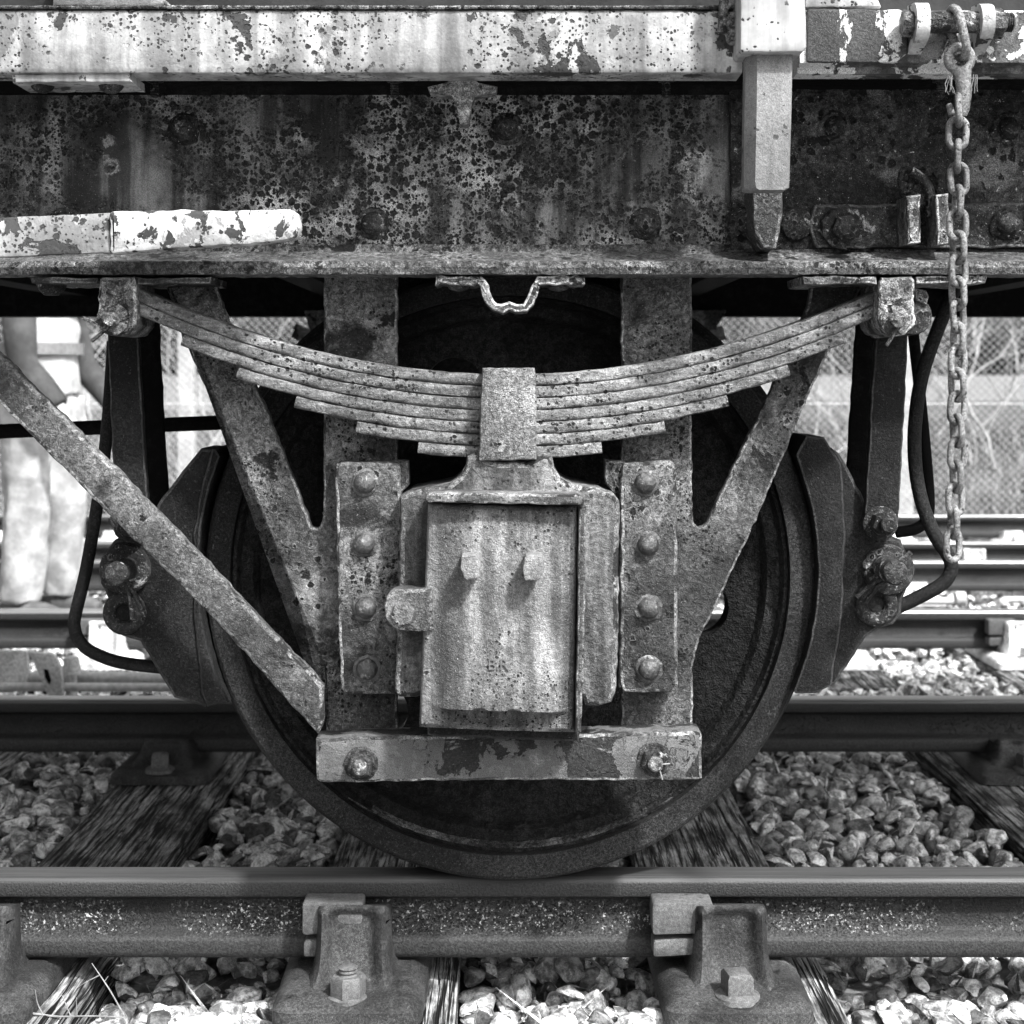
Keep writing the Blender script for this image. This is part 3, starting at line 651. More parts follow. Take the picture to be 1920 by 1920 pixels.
# white side rail, deck edge and body above
YR = -.37
def xr(a, b, n): return [X_(a, YR) + (X_(b, YR) - X_(a, YR)) * k / n for k in range(n + 1)]
z1, z0 = Z_(19, YR), Z_(136, YR)
mb = MB(); mb.sweep_x([(YR, z1 - .003), (YR, z0 + .008), (YR + .004, z0 + .001), (YR + .01, z0), (-.30, z0), (-.30, z1), (YR + .003, z1)], xr(-1700, 1392, 220), .0005)
srl = mb.build('side_rail', M['white'], W, smooth=40)
mb = MB(); mb.sweep_x([(YR, z1 - .003), (YR, Z_(117, YR)), (YR + .006, Z_(121, YR)), (YR + .022, Z_(122, YR)), (YR + .024, Z_(138, YR + .024)), (-.30, Z_(138, YR + .024)), (-.30, z1), (YR + .003, z1)], xr(1500, 3700, 160), .0006)
srr = mb.build('side_rail', M['white_patchy'] if 'white_patchy' in M else M['white'], W, smooth=40)
mb = MB(); mb.sweep_x([(YR - .004, z1 + .0015), (YR - .005, z1 + .004), (YR - .003, z1 + .0065), (-.30, z1 + .0065), (-.30, z1 + .0015)], xr(-1700, 1392, 200), .0012); mb.build('deck_edge', M['flange'], W)
mb = MB(); mb.prism([(1513, 16), (1690, 18), (1702, 30), (1702, 100), (1680, 117), (1513, 116)], YR - .006, YR + .001, .003, .0006, rnd=6); mb.build('joint_plate', M['plate'] if 'plate' in M else M['keep'], srr)
mb = MB(); mb.prism([(1510, -60), (1625, -60), (1652, 12), (1510, 14)], YR + .02, YR + .035, .003, .0006); mb.build('gusset', M['white'], W)
mb = MB(); mb.prism([(98, 11), (322, 11), (262, -40), (98, -60)], -.335, -.31, .003, .0008); mb.build('chock', M['stake'], W)
for k in range(3):
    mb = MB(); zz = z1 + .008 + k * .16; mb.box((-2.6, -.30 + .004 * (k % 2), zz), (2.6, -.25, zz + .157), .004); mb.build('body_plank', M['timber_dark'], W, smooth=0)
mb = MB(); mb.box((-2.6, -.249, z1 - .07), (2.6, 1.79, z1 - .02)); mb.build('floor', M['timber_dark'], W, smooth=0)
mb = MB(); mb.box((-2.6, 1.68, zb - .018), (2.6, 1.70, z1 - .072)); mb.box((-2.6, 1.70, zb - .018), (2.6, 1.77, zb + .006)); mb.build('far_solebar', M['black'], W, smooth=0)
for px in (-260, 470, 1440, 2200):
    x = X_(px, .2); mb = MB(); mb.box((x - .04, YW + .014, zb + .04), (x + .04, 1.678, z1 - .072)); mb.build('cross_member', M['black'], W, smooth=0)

# stake pocket, stake and lower lug
mb = MB(); mb.prism([(1389, -120), (1507, -120), (1513, 88), (1505, 97), (1393, 97), (1388, 92)], -.45, YR - .001, .004, .0005); sp = mb.build('stake_pocket', M['white_smooth'] if 'white_smooth' in M else M['white'], W)
mb = MB(); ya = -.43
def stk(py, xl, xc, xr_): return [(X_(xl, ya), ya + .045, Z_(py, ya)), (X_(xl, ya), ya + .02, Z_(py, ya)), (X_(xc, ya), ya, Z_(py, ya)), (X_(xr_ - 4, ya), ya, Z_(py, ya)), (X_(xr_, ya), ya + .004, Z_(py, ya)), (X_(xr_, ya), ya + .045, Z_(py, ya))]
secs = [stk(90, 1402, 1420, 1487), stk(200, 1400, 1419, 1485), stk(340, 1398, 1416, 1481), stk(352, 1399, 1418, 1480), stk(356, 1404, 1424, 1474)]
vs = [p for s_ in secs for p in s_]; fs = [(r * 6 + i, r * 6 + (i + 1) % 6, (r + 1) * 6 + (i + 1) % 6, (r + 1) * 6 + i) for r in range(4) for i in range(6)] + [tuple(range(6)), tuple(range(24, 30))]
mb.add(vs, fs); mb.build('stake', M['stake'], W, smooth=20)
mb = MB(); mb.prism([(1412, 340), (1467, 340), (1468, 400), (1456, 466), (1432, 466), (1413, 438)], -.285, YW - .006, .006, .0014); mb.build('stake_lug', M['fit'], W)
mb = MB(); mb.tube([at(1358, -20, -.39), at(1356, 30, -.39), at(1354, 62, -.392)], .0075, 8); mb.build('hook_pin', M['bracket'], W, smooth=60)
for k, (x, y) in enumerate(((1372, 20), (1378, 38), (1371, 54), (1376, 70))):
    mb = MB(); mb.tube([at(x, y, -.388) + Vector((.009 * math.cos(a), .006 * math.sin(a * 2), .009 * math.sin(a))) for a in np.linspace(0, 6.28, 12, endpoint=False)], .004, 6, True); mb.build('keeper_link', M['chain'], W, smooth=60)

# shackle bolt that carries the chain
YB = -.40
mb = MB(); mb.lathe([(.0165, X_(1700, YB)), (.0165, X_(1882, YB))] + [(.0155 if k % 2 else .0135, X_(1882 + 2 * k, YB)) for k in range(1, 9)] + [(.012, X_(1900, YB))], (0, YB, Z_(42, YB)), 18, 'X')
sb = mb.build('shackle_bolt', M['bracket'], W, smooth=50)
for (a, b, r) in ((1691, 1710, .021), (1856, 1880, .024)):
    mb = MB(); mb.lathe([(r * .9, X_(a, YB)), (r, X_(a + 3, YB)), (r, X_(b - 3, YB)), (r * .9, X_(b, YB))], (0, YB, Z_(44, YB)), 6, 'X', rot=.5); mb.build('nut', M['bracket'], sb, smooth=20)
for (a, b, t, u) in ((1711, 1736, 7, 90), (1832, 1856, 9, 92)):
    mb = MB(); sx0, sx1 = X_(a, YB), X_(b, YB); zc, zu, zl = Z_(44, YB), Z_(t, YB), Z_(u, YB)
    p = [(YR + .001, zu + .004)] + [(YB - .03 * math.sin(q) ** .8 if 0 < q < math.pi else YB, zc + (zu - zc) * math.cos(q)) for q in np.linspace(.2, math.pi - .2, 12)] + [(YR + .001, zl - .004)]
    mb.sweep_x(p, [sx0, sx0 + .003, sx1 - .003, sx1], .0004); mb.build('lug', M['white_grip'], sb, smooth=40)

# brake lever
mb = MB(); mb.prism([(-420, 455), (0, 408), (206, 399), (206, 474), (0, 482), (-420, 540)], -.335, -.322, .003, .0006); lv = mb.build('brake_lever', M['white'], W)
mb = MB(); mb.prism([(204, 397), (300, 393), (420, 394), (545, 391), (558, 400), (562, 425), (555, 448), (470, 458), (330, 466), (206, 476)], -.345, -.315, .007, .001, rnd=8); mb.build('grip', M['white_grip'], lv)
mb = MB(); a = at(-330, 490, -.34); mb.lathe([(.03, -.006), (.03, .0), (.016, .001), (.016, .16)], a, 16); mb.build('pivot_pin', M['fit'], lv)

# brackets below the solebar and spring hangers
def pin(name, px, py, Yf, r, L, mat, parent, washer=0, seg=16):
    mb = MB(); c = at(px, py, Yf)
    mb.lathe([(.0005, 0), (r * .85, 0), (r, .003), (r, L)], c, seg, jit=.03)
    if washer: mb.lathe([(washer * .6, L - .016), (washer, L - .014), (washer, L - .004), (washer * .9, L)], c, 22, jit=.02)
    return mb.build(name, mat, parent, smooth=45)
def split_pin(pts, Y, mat, parent, r=.0022):
    mb = MB(); mb.tube([at(x, y, Y) for x, y in pts], r, 6); return mb.build('split_pin', mat, parent, smooth=60)
mb = MB(); mb.prism([(55, 519), (182, 521), (182, 531), (58, 531)], -.265, -.12, .003, .0012); mb.prism([(258, 521), (396, 519), (394, 532), (258, 533)], -.262, -.12, .003, .0012)
bpl = mb.build('bracket_plate', M['fit'], W); mb = MB(); mb.lathe([(.026, 0), (.022, -.012), (.012, -.02)], at(97, 531, -.2), 8, 'Z', jit=.05); mb.build('bolt_head', M['fit'], bpl)
mb = MB(); mb.prism([(185, 519), (254, 519), (256, 560), (255, 606), (240, 627), (215, 632), (193, 622), (183, 602), (184, 560)], -.262, -.13, .005, .0014, rnd=8); hl = mb.build('spring_hanger', M['bracket'], W)
pin('pin', 206, 598, -.287, .0125, .03, M['bracket'], hl, washer=.026)
split_pin([(245, 592), (212, 606), (172, 640)], -.272, M['fit'], hl, .0032); split_pin([(155, 596), (184, 606)], -.272, M['bracket'], hl, .003)
mb = MB(); mb.prism([(1504, 517), (1644, 518), (1644, 533), (1560, 532), (1506, 534)], -.265, -.12, .003, .0014); mb.prism([(1718, 518), (1852, 516), (1848, 531), (1718, 532)], -.262, -.12, .003, .0014); mb.build('bracket_plate', M['bracket'], W)
mb = MB(); mb.prism([(1649, 519), (1713, 518), (1716, 560), (1717, 606), (1702, 628), (1675, 632), (1652, 620), (1645, 596), (1648, 555)], -.268, -.13, .005, .0014, rnd=8); hr = mb.build('spring_hanger', M['bracket'], W)
pin('pin', 1685, 600, -.295, .0135, .035, M['bracket'], hr, washer=.024); split_pin([(1682, 612), (1674, 630), (1662, 648)], -.285, M['bracket'], hr, .003)
mb = MB(); mb.prism([(1716, 540), (1738, 544), (1744, 556), (1738, 572), (1716, 564)], -.245, -.15, .004, .001); c = at(1712, 592, -.24)
mb.lathe([(.012, 0), (.03, 0), (.032, .004), (.032, .085), (.012, .085)], c, 20); mb.build('spring_eye', M['fit'], W)
# centre stop bracket
mb = MB(); mb.prism(strip([(818, 525), (860, 525), (900, 525), (908, 538), (914, 560), (928, 575), (942, 578), (955, 571), (968, 578), (984, 575), (998, 560), (1004, 538), (1010, 525), (1050, 525), (1097, 525)], 17), -.262, -.17, .004, .0022, .007)
cb = mb.build('stop_bracket', M['bracket'], W)
for px in (860, 1047): mb = MB(); mb.dome(at(px, 533, -.23), .02, .012, 10, 'Z', -1, jit=.2); mb.build('bolt_head', M['fit'], cb)

# axle guard (W iron)
YG = -.165
Lg = [(607, 500), (745, 500), (745, 1378), (612, 1378), (607, 1250), (590, 1212), (480, 950), (400, 760), (345, 640), (318, 560), (300, 500), (398, 500), (412, 560), (470, 700), (520, 820), (574, 962), (581, 983), (592, 991), (602, 983), (606, 960), (606, 700)]
Rg = [(1165, 500), (1297, 500), (1298, 960), (1301, 982), (1312, 990), (1325, 982), (1345, 940), (1460, 700), (1512, 580), (1530, 500), (1640, 500), (1578, 605), (1510, 758), (1415, 982), (1345, 1130), (1310, 1200), (1300, 1250), (1299, 1378), (1165, 1378)]
agL = MB(); agL.prism(Lg, YG, YG + .02, .004, .0012, .008, rnd=7); AGL = agL.build('axle_guard', M['iron'], W)
agR = MB(); agR.prism(Rg, YG, YG + .02, .004, .0012, .008, rnd=7); AGR = agR.build('axle_guard', M['iron'], W)
rb = MB(); rb.dome((0, 0, 0), .0185, .018, 18, jit=.03); rb.lathe([(.023, .004), (.023, -.001), (.019, -.0025)], (0, 0, 0), 18, jit=.05); R0 = rb.build('rivet', M['rivet'] if 'rivet' in M else M['iron'], None, smooth=60); used = False
for (par, outl, st, rvs) in ((AGL, [(628, 872), (634, 868), (750, 866), (753, 1000), (752, 1296), (744, 1302), (648, 1302), (638, 1290), (632, 1100)], [(735, 862), (765, 864), (767, 910), (750, 925), (748, 1296), (735, 1296)], ((684, 905), (683, 1019), (686, 1139), (688, 1254))),
                             (AGR, [(1168, 868), (1262, 864), (1269, 880), (1271, 1290), (1262, 1300), (1170, 1298), (1162, 1285), (1164, 900)], [(1133, 862), (1172, 864), (1172, 1290), (1160, 1290), (1162, 935), (1135, 910)], ((1210, 905), (1215, 1021), (1216, 1140), (1217, 1254)))):
    mb = MB(); mb.prism(outl, -.212, YG - .001, .006, .0012, rnd=8); gp = mb.build('horn_plate', M['iron2'] if 'iron2' in M else M['iron'], par)
    mb = MB(); mb.prism(st, -.2, YG - .002, .005, .001); mb.build('horn_cheek', M['iron'], par)
    for (px, py) in rvs:
        o = R0 if not used else R0.copy()
        if used: COL.objects.link(o)
        used = True; o.parent = par; o.location = at(px, py, -.212); o.rotation_euler = (0, random.uniform(0, 6), 0)

# leaf spring
SPR = empty('leaf_spring', W); YF, YBk = -.238, -.145
halfL = [(700, 688), (697, 686), (593, 604), (486, 500), (377, 385), (265, 270), (156, 158)]
def leaf(k):
    l, r = halfL[k]; n = 90; th = 22.9; c0 = 955; s = S(YF); mb = MB()
    sec = []
    for (a, b) in ((.009, -.5), (.0045, -.48), (.0015, -.4), (0, -.2), (0, .12), (.001, .36), (.004, .47), (.009, .5)): sec.append((YF + a, b))    # worn front edge
    sec += [(YBk, .5), (YBk, -.5)]
    vs, fs = [], []; m = len(sec)
    for i in range(n + 1):
        dx = -l + (l + r) * i / n; q = dx / 690
        ty = 702 - 158 * q * q; sl = -316 * q / 690
        nx_, ny_ = -sl / math.hypot(1, sl), 1 / math.hypot(1, sl)
        off = 11 + 22.6 * k
        cx, cy = c0 + dx + nx_ * off, ty + ny_ * off
        wob = mnoise.noise((dx * .03, k * 7.7, 0)) * 1.4
        t_ = th + mnoise.noise((dx * .05, k * 3.1, 9)) * 2.0
        for (y, b) in sec:
            jx = mnoise.noise((dx * .11, b * 3, k * 5)) * .0012
            vs.append((X_(cx - nx_ * b * t_, YF), y + jx, Z_(cy + wob - ny_ * b * t_, YF)))
    for i in range(n):
        for j in range(m): fs.append((i * m + j, i * m + (j + 1) % m, (i + 1) * m + (j + 1) % m, (i + 1) * m + j))
    fs.append(tuple(range(m))); fs.append(tuple(range(n * m, (n + 1) * m)))
    mb.add(vs, fs); return mb.build('leaf', M['spring'], SPR, smooth=40)
for k in range(7): leaf(k)
mb = MB(); mb.prism([(904, 690), (1003, 689), (1006, 760), (1006, 862), (897, 866), (900, 780)], -.272, -.11, .006, .001); mb.build('buckle', M['buckle'], SPR)

# axle box
AB = MB()
AB.prism([(750, 932), (770, 922), (800, 915), (842, 906), (862, 892), (872, 872), (876, 856), (890, 850), (905, 858), (925, 866), (985, 867), (1005, 858), (1020, 850), (1034, 856), (1040, 878), (1052, 896), (1075, 908), (1125, 916), (1152, 926), (1162, 940), (1160, 1180), (1156, 1300), (1146, 1318), (1120, 1326), (1095, 1326), (1090, 1308), (800, 1300), (780, 1310), (748, 1308), (740, 1296), (744, 1180), (748, 1040)], -.262, -.09, .009, .0012, .01)
BOX = AB.build('axle_box', M['box_body'], W)
mb = MB(); mb.prism([(797, 932), (806, 924), (1085, 927), (1097, 936), (1096, 948), (800, 942)], -.334, -.25, .004, .0009, rnd=4); mb.prism([(1085, 952), (1099, 950), (1096, 1200), (1090, 1374), (1078, 1374), (1083, 1200)], -.326, -.25, .003, .0008); mb.build('lid_frame', M['box'], BOX)
# lid as a relief
nu, nv = 64, 96; vs, fs = [], []; YL = -.312
def sm(a, b, x): t = min(1, max(0, (x - a) / (b - a))); return t * t * (3 - 2 * t)
for j in range(nv + 1):
    v = j / nv
    for i in range(nu + 1):
        u = i / nu
        px = (802 + (785 - 802) * v) * (1 - u) + (1083 + (1077 - 1083) * v) * u; py = (946 + (1366 - 946) * v) * (1 - u) + (952 + (1376 - 952) * v) * u
        inner = sm(.05, .2, u) * sm(.97, .84, u) * sm(.03, .16, v)
        low = sm(.895, .92, v + .012 * mnoise.noise((u * 9, 0, 3)))
        bulge = .004 + .024 * v * v
        dep = inner * (bulge * (1 - low) - .024 * low * sm(.16, .26, u) * sm(.86, .76, u) * sm(1.0, .96, v)) + .004 * math.sin(u * math.pi) - .004
        rim = min(u, 1 - u, v, 1 - v); dep -= .008 * (1 - sm(0, .02, rim))
        dep += .0012 * mnoise.noise((px * .05, py * .05, 1)) + .0006 * mnoise.noise((px * .2, py * .2, 1))
        P = at(px, py, YL); vs.append((P.x, YL - dep, P.z))
k = nu + 1
for j in range(nv):
    for i in range(nu): fs.append((j * k + i, j * k + i + 1, (j + 1) * k + i + 1, (j + 1) * k + i))
n0 = len(vs); edge = list(range(k)) + [j * k + nu for j in range(1, nv + 1)] + [nv * k + i for i in range(nu - 1, -1, -1)] + [j * k for j in range(nv - 1, 0, -1)]
for e in edge: vs.append((vs[e][0], -.255, vs[e][2]))
m = len(edge); fs += [(edge[a], edge[(a + 1) % m], n0 + (a + 1) % m, n0 + a) for a in range(m)] + [tuple(range(n0, n0 + m))]
mb = MB(); mb.add(vs, fs); LID = mb.build('lid', M['lid'] if 'lid' in M else M['box'], BOX, smooth=50)
for pts in ([(864, 1042), (898, 1038), (901, 1062), (899, 1084), (872, 1087), (863, 1066)], [(985, 1042), (1018, 1040), (1021, 1066), (1012, 1088), (983, 1089), (980, 1066)]):
    mb = MB(); mb.prism(pts, -.356, -.30, .0035, .0005, .006, rnd=4); mb.build('boss', M['boss'], BOX)
mb = MB(); mb.prism([(728, 1112), (745, 1104), (790, 1106), (812, 1102), (812, 1184), (760, 1184), (738, 1178), (722, 1158), (720, 1132)], -.318, -.27, .005, .0009, rnd=8); mb.build('hinge_ear', M['box'], BOX)
mb = MB(); mb.lathe([(.012, -.012), (.0185, -.010), (.0195, -.006), (.0195, .012)], at(756, 1150, -.322), 6, rot=.2, jit=.05); mb.build('bolt', M['box'], BOX, smooth=30)
cu = bpy.data.curves.new('lettering', 'FONT'); cu.body = 'B.R'; cu.size = .025; cu.extrude = .0018; cu.align_x = 'CENTER'; cu.space_character = .95
to = bpy.data.objects.new('tmp', cu); COL.objects.link(to); bpy.context.view_layer.update()
me = bpy.data.meshes.new_from_object(to.evaluated_get(bpy.context.evaluated_depsgraph_get())); bpy.data.objects.remove(to)
me.materials.append(M['letter']); lo = bpy.data.objects.new('lettering', me); COL.objects.link(lo); lo.parent = BOX
pl = at(934, 1256, -.329); lo.location = (pl.x, min(v_.co.y for v_ in LID.data.vertices if abs(v_.co.x - pl.x) < .02 and abs(v_.co.z - pl.z - .008) < .012) - .0002, pl.z); lo.rotation_euler = (R(84.5), 0, 0)
tag(lo, 'small raised letters B.R cast in the axle box lid')
mb = MB(); mb.prism([(800, 1300), (1092, 1308), (1085, 1392), (800, 1380)], -.27, -.1, .004, .001); mb.build('sump', M['dark'], BOX)

# keep bar and diagonal stay
mb = MB(); mb.prism([(591, 1386), (700, 1381), (1000, 1379), (1314, 1373), (1317, 1380), (1316, 1460), (1308, 1463), (900, 1464), (600, 1468), (593, 1462)], -.225, -.163, .005, .0011); kp = mb.build('keep_bar', M['keep'], W)
for (px, py) in ((677, 1432), (1226, 1424)):
    mb = MB(); mb.lathe([(.029, .002), (.028, -.002), (.025, -.004)], at(px, py, -.225), 18, jit=.05); mb.lathe([(.0215, -.002), (.0215, -.018), (.018, -.022)], at(px, py, -.225), 6, rot=.3, jit=.03); nt_ = mb.build('nut', M['fit'], kp, smooth=35)
    mb = MB(); mb.lathe([(.0125, -.018), (.0125, -.034), (.009, -.037)], at(px, py, -.225), 12, jit=.05); mb.build('bolt_end', M['nut'], kp, smooth=35)
split_pin([(1226, 1430), (1236, 1440), (1242, 1462)], -.25, M['twig'], kp, .0012); split_pin([(1230, 1434), (1256, 1432)], -.25, M['twig'], kp, .0012)
mb = MB(); mb.prism([(-172, 488), (0, 662), (333, 997), (607, 1286), (606, 1362), (596, 1378), (400, 1162), (173, 934), (0, 760), (-230, 530)], -.196, -.176, .007, .0014); mb.build('diagonal_stay', M['iron'], W)

# wheels and axle
disc = [(.055, .16), (.12, .16), (.13, .05), (.2, .045), (.36, .06), (.45, .07), (.47, .0715), (.4875, .0715), (.4875, -.045), (.481, -.046), (.475, -.030), (.455, -.024), (.445, -.006), (.36, .014), (.24, .004), (.155, -.012), (.14, -.05), (.12, -.056), (.055, -.056)]
mb = MB(); mb.lathe(disc, (WX, 0, WZ), 96); mb.f = mb.f[:-2]
n_ = 96; k_ = len(disc); mb.f += [((k_ - 1) * n_ + i, (k_ - 1) * n_ + (i + 1) % n_, (i + 1) % n_, i) for i in range(n_)]
wheel = mb.build('wheel', M['disc'], W, smooth=40)
cut = MB()
for a in (107, -11, 227):
    cut.lathe([(.052, -.2), (.052, .3)], (WX + .345 * math.cos(R(a)), 0, WZ + .345 * math.sin(R(a))), 32)
cut = cut.build('cutter', None)
md = wheel.modifiers.new('b', 'BOOLEAN'); md.object = cut; md.operation = 'DIFFERENCE'; md.solver = 'EXACT'
bpy.context.view_layer.update()
nm = bpy.data.meshes.new_from_object(wheel.evaluated_get(bpy.context.evaluated_depsgraph_get())); wheel.modifiers.clear(); wheel.data = nm
nm.shade_smooth(); nm.set_sharp_from_angle(angle=R(35)); bpy.data.objects.remove(cut)
ty = [(.4885, .072), (.54, .072), (.558, .066), (.5625, .058), (.5625, .052), (.558, .045), (.546, .039), (.538, .030), (.536, .0), (.5345, -.05), (.531, -.058), (.5255, -.0615), (.495, -.0625), (.489, -.061), (.4885, -.056)]
mb = MB(); mb.lathe(ty, (WX, 0, WZ), 160); mb.f = mb.f[:-2]; kk = len(ty); mb.f += [((kk - 1) * 160 + i, (kk - 1) * 160 + (i + 1) % 160, (i + 1) % 160, i) for i in range(160)]
mb.build('tyre', M['tyre'], wheel, smooth=30)
mb = MB(); vs, fs = [], []; NA = 60
for i in range(NA + 1):
    a = R(270 - 36 + 72 * i / NA); fade = math.sin(math.pi * i / NA) ** .6; t_ = .0045 * fade * (1 + .6 * mnoise.noise((i * .7, 0, 2))) - .0018
    for (r_, y_) in ((.4872, -.044), (.4872 - t_ - .0005, -.043), (.4815 - t_, -.047), (.4755 - t_, -.031), (.475, -.029)):
        vs.append((WX + r_ * math.cos(a), y_, WZ + r_ * math.sin(a)))
fs = [(i * 5 + j, i * 5 + j + 1, (i + 1) * 5 + j + 1, (i + 1) * 5 + j) for i in range(NA) for j in range(4)]
mb.add(vs, fs); mb.build('dirt_ledge', M['dirt'], wheel, smooth=60)
mb = MB(); mb.lathe([(.05, -.14), (.05, -.05), (.07, .0), (.07, 1.5), (.05, 1.56), (.05, 1.645)], (WX, 0, WZ), 28); mb.build('axle', M['black'], W)
# the same running gear on the far side
def mirror_part(o):
    c = copy_tree(o, W); c.location = (0, 1.505, 0); c.scale = (1, -1, 1); return c
for o in (AGL, AGR, SPR, BOX, kp): mirror_part(o)
fw = copy_tree(wheel, W); fw.rotation_euler = (0, R(60), math.pi); rot_ = fw.rotation_euler.to_matrix(); cc = rot_ @ Vector((WX, 0, WZ)); fw.location = (WX - cc.x, 1.505, WZ - cc.z)

# brake gear
def arc(r, a0, a1, n=14): return [(957 + r * math.cos(R(a)), 1070 + r * math.sin(R(a))) for a in np.linspace(a0, a1, n)]
BY0, BY1 = -.085, .04
def block(shape_holder, shape_shoe, nm):
    mb = MB(); mb.prism(shape_holder, BY0, BY1, .006, .0009); h = mb.build('brake_block', M['dark'], W)
    mb = MB(); mb.prism(shape_shoe, BY0 - .005, BY1 + .012, .004, .0009); mb.build('shoe', M['dark'], h); return h
BR = block([(1560, 840), (1575, 850), (1620, 935), (1630, 1000), (1690, 1012), (1706, 1048), (1704, 1092), (1692, 1128), (1690, 1150), (1676, 1170), (1646, 1180), (1626, 1194), (1604, 1228), (1566, 1284), (1540, 1290)],
           arc(577, 23, -22) + [(1512, 817), (1546, 820), (1578, 868), (1586, 1000), (1580, 1150), (1560, 1286), (1530, 1300), (1492, 1301)], 'r')
BL = block([(410, 842), (376, 841), (296, 940), (272, 1000), (214, 1012), (190, 1048), (188, 1094), (206, 1130), (208, 1168), (228, 1192), (262, 1202), (300, 1268), (326, 1308), (386, 1327), (396, 1300), (372, 1180), (368, 1060), (385, 950), (405, 880)],
           arc(585, 155, 201.5) + [(404, 842), (398, 841), (380, 900), (362, 1000), (362, 1150), (378, 1300), (388, 1327), (404, 1322)], 'l')
pin('pin', 1680, 1075, -.18, .021, .09, M['fit'], BR, seg=20); pin('pin', 216, 1077, -.18, .02, .09, M['fit'], BL, seg=20)
for (par, px, py) in ((BR, 1664, 1068), (BL, 236, 1066)):
    mb = MB(); mb.lathe([(.018, -.014), (.041, -.014), (.044, -.01), (.044, 0), (.018, 0)], at(px, py, BY0), 28, jit=.01); mb.build('washer', M['fit'], par, smooth=40)
for (par, px, py) in ((BR, 1644, 1134), (BL, 232, 1150)):
    mb = MB(); c = at(px, py, BY0 - .006); mb.tube([c + Vector((.026 * math.cos(a), .006, .027 * math.sin(a))) for a in np.linspace(0, 6.28, 24, endpoint=False)], .012, 10, True); mb.build('ring', M['fit'], par, smooth=60)
split_pin([(1668, 1078), (1640, 1092), (1606, 1120)], -.135, M['fit'], BR, .0042); split_pin([(1668, 1084), (1645, 1100), (1622, 1130)], -.135, M['fit'], BR, .0042); split_pin([(1688, 1052), (1708, 1036)], -.13, M['fit'], BR, .005)
split_pin([(236, 1090), (244, 1120), (248, 1162)], -.135, M['fit'], BL, .004); split_pin([(238, 1090), (256, 1120), (272, 1156)], -.135, M['fit'], BL, .004); split_pin([(222, 1058), (210, 1036)], -.13, M['fit'], BL, .005)
for (pts, nut) in (([(1648, 540), (1706, 540), (1700, 700), (1685, 978), (1676, 1002), (1652, 1011), (1630, 1003), (1621, 980), (1634, 760)], (1650, 981)),
                   ([(198, 540), (256, 540), (262, 700), (278, 970), (272, 996), (250, 1008), (226, 998), (216, 975), (206, 760)], (246, 985))):
    mb = MB(); mb.prism(pts, -.108, -.092, .003, .0009); h1 = mb.build('brake_hanger', M['dark'], W)
    mb = MB(); mb.prism(pts, .048, .064, .003, .0009, ref=-.108); mb.build('brake_hanger', M['black'], W)
    c = at(nut[0], nut[1], -.108); mb = MB()
    mb.lathe([(.030, .002), (.03, -.006), (.024, -.009)], c, 22, jit=.03); mb.lathe([(.021, -.006), (.021, -.024), (.018, -.028)], c, 6, rot=.2); mb.lathe([(.013, -.02), (.013, -.044), (.0105, -.047)], c + Vector((0.004, 0, 0)), 14); mb.build('nut', M['fit'], h1, smooth=35)
split_pin([(204, 972), (216, 990), (226, 1000)], -.12, M['fit'], BL, .0022); split_pin([(208, 968), (220, 986), (230, 996)], -.115, M['fit'], BL, .0022)
for o in (BR, BL): mirror_part(o)
def loop(pts, Y, r, mat=M['dark']):
    mb = MB(); mb.tube(smooth_path([at(x, y, Y) for x, y in pts], 5), r, 10); return mb.build('safety_loop', mat, W, smooth=60)
loop([(1790, 540), (1762, 608), (1730, 700), (1716, 790), (1716, 870), (1728, 940), (1752, 1002), (1776, 1038), (1784, 1064), (1772, 1090), (1738, 1112), (1680, 1140)], -.04, .0125)
loop([(1706, 560), (1714, 640), (1724, 730), (1734, 830), (1742, 930), (1738, 972), (1716, 992), (1680, 998)], .07, .0105, M['black'])
loop([(212, 640), (206, 740), (196, 850), (177, 980), (160, 1075), (142, 1150), (140, 1178), (152, 1206), (184, 1228), (250, 1246), (430, 1262)], .0, .0115)
mb = MB(); mb.tube([at(-900, 845, .32), at(620, 784, .32)], .0145, 12); mb.build('pull_rod', M['black'], W, smooth=60)

# ------------------------------------------------------------------ chain hanging from the shackle bolt
CH = empty('chain', None, at(1795, 42, YB)); tag(CH, 'speckled steel chain hanging from the bolt at the upper right', 'chain')
off = CH.location.copy()
def ch_part(mb, name):
    mb.v = [tuple(Vector(p) - off) for p in mb.v]; return mb.build(name, M['chain'], CH, smooth=60)
YC = -.425
mb = MB(); a, b = at(1786, 20, YB), at(1806, 106, YB - .012)
pts = []
ux = (b - a).normalized(); n2 = Vector((0, 1, 0))
for t in np.linspace(0, 2 * math.pi, 28, endpoint=False):
    s_ = math.sin(t); c_ = math.cos(t)
    mid = (a + b) / 2; hl_ = (b - a).length / 2 - .021
    pts.append(mid + ux * (hl_ * (1 if c_ > 0 else -1) + .024 * c_) + n2 * (.027 * s_))
mb.tube(pts, .0068, 10, True); ch_part(mb, 'ring')
mb = MB(); c = at(1799, 110, YB - .012)
mb.tube([c + Vector((.0175 * math.cos(t), .0, .018 * math.sin(t))) for t in np.linspace(0, 6.283, 24, endpoint=False)], .0072, 10, True, flat=1.2)
mb.tube([at(1801, 128, YB - .012), at(1806, 150, YB - .013), at(1808, 178, YB - .014), at(1805, 205, YB - .014), at(1803, 216, YB - .012)], [.017, .0125, .0115, .0105, .008], 12, flat=.75)
mb.tube([at(1806, 196, YB - .014), at(1797, 216, YB - .012), at(1785, 212, YB - .008), at(1779, 196, YB - .004)], [.009, .008, .007, .005], 10)
ch_part(mb, 'hook')
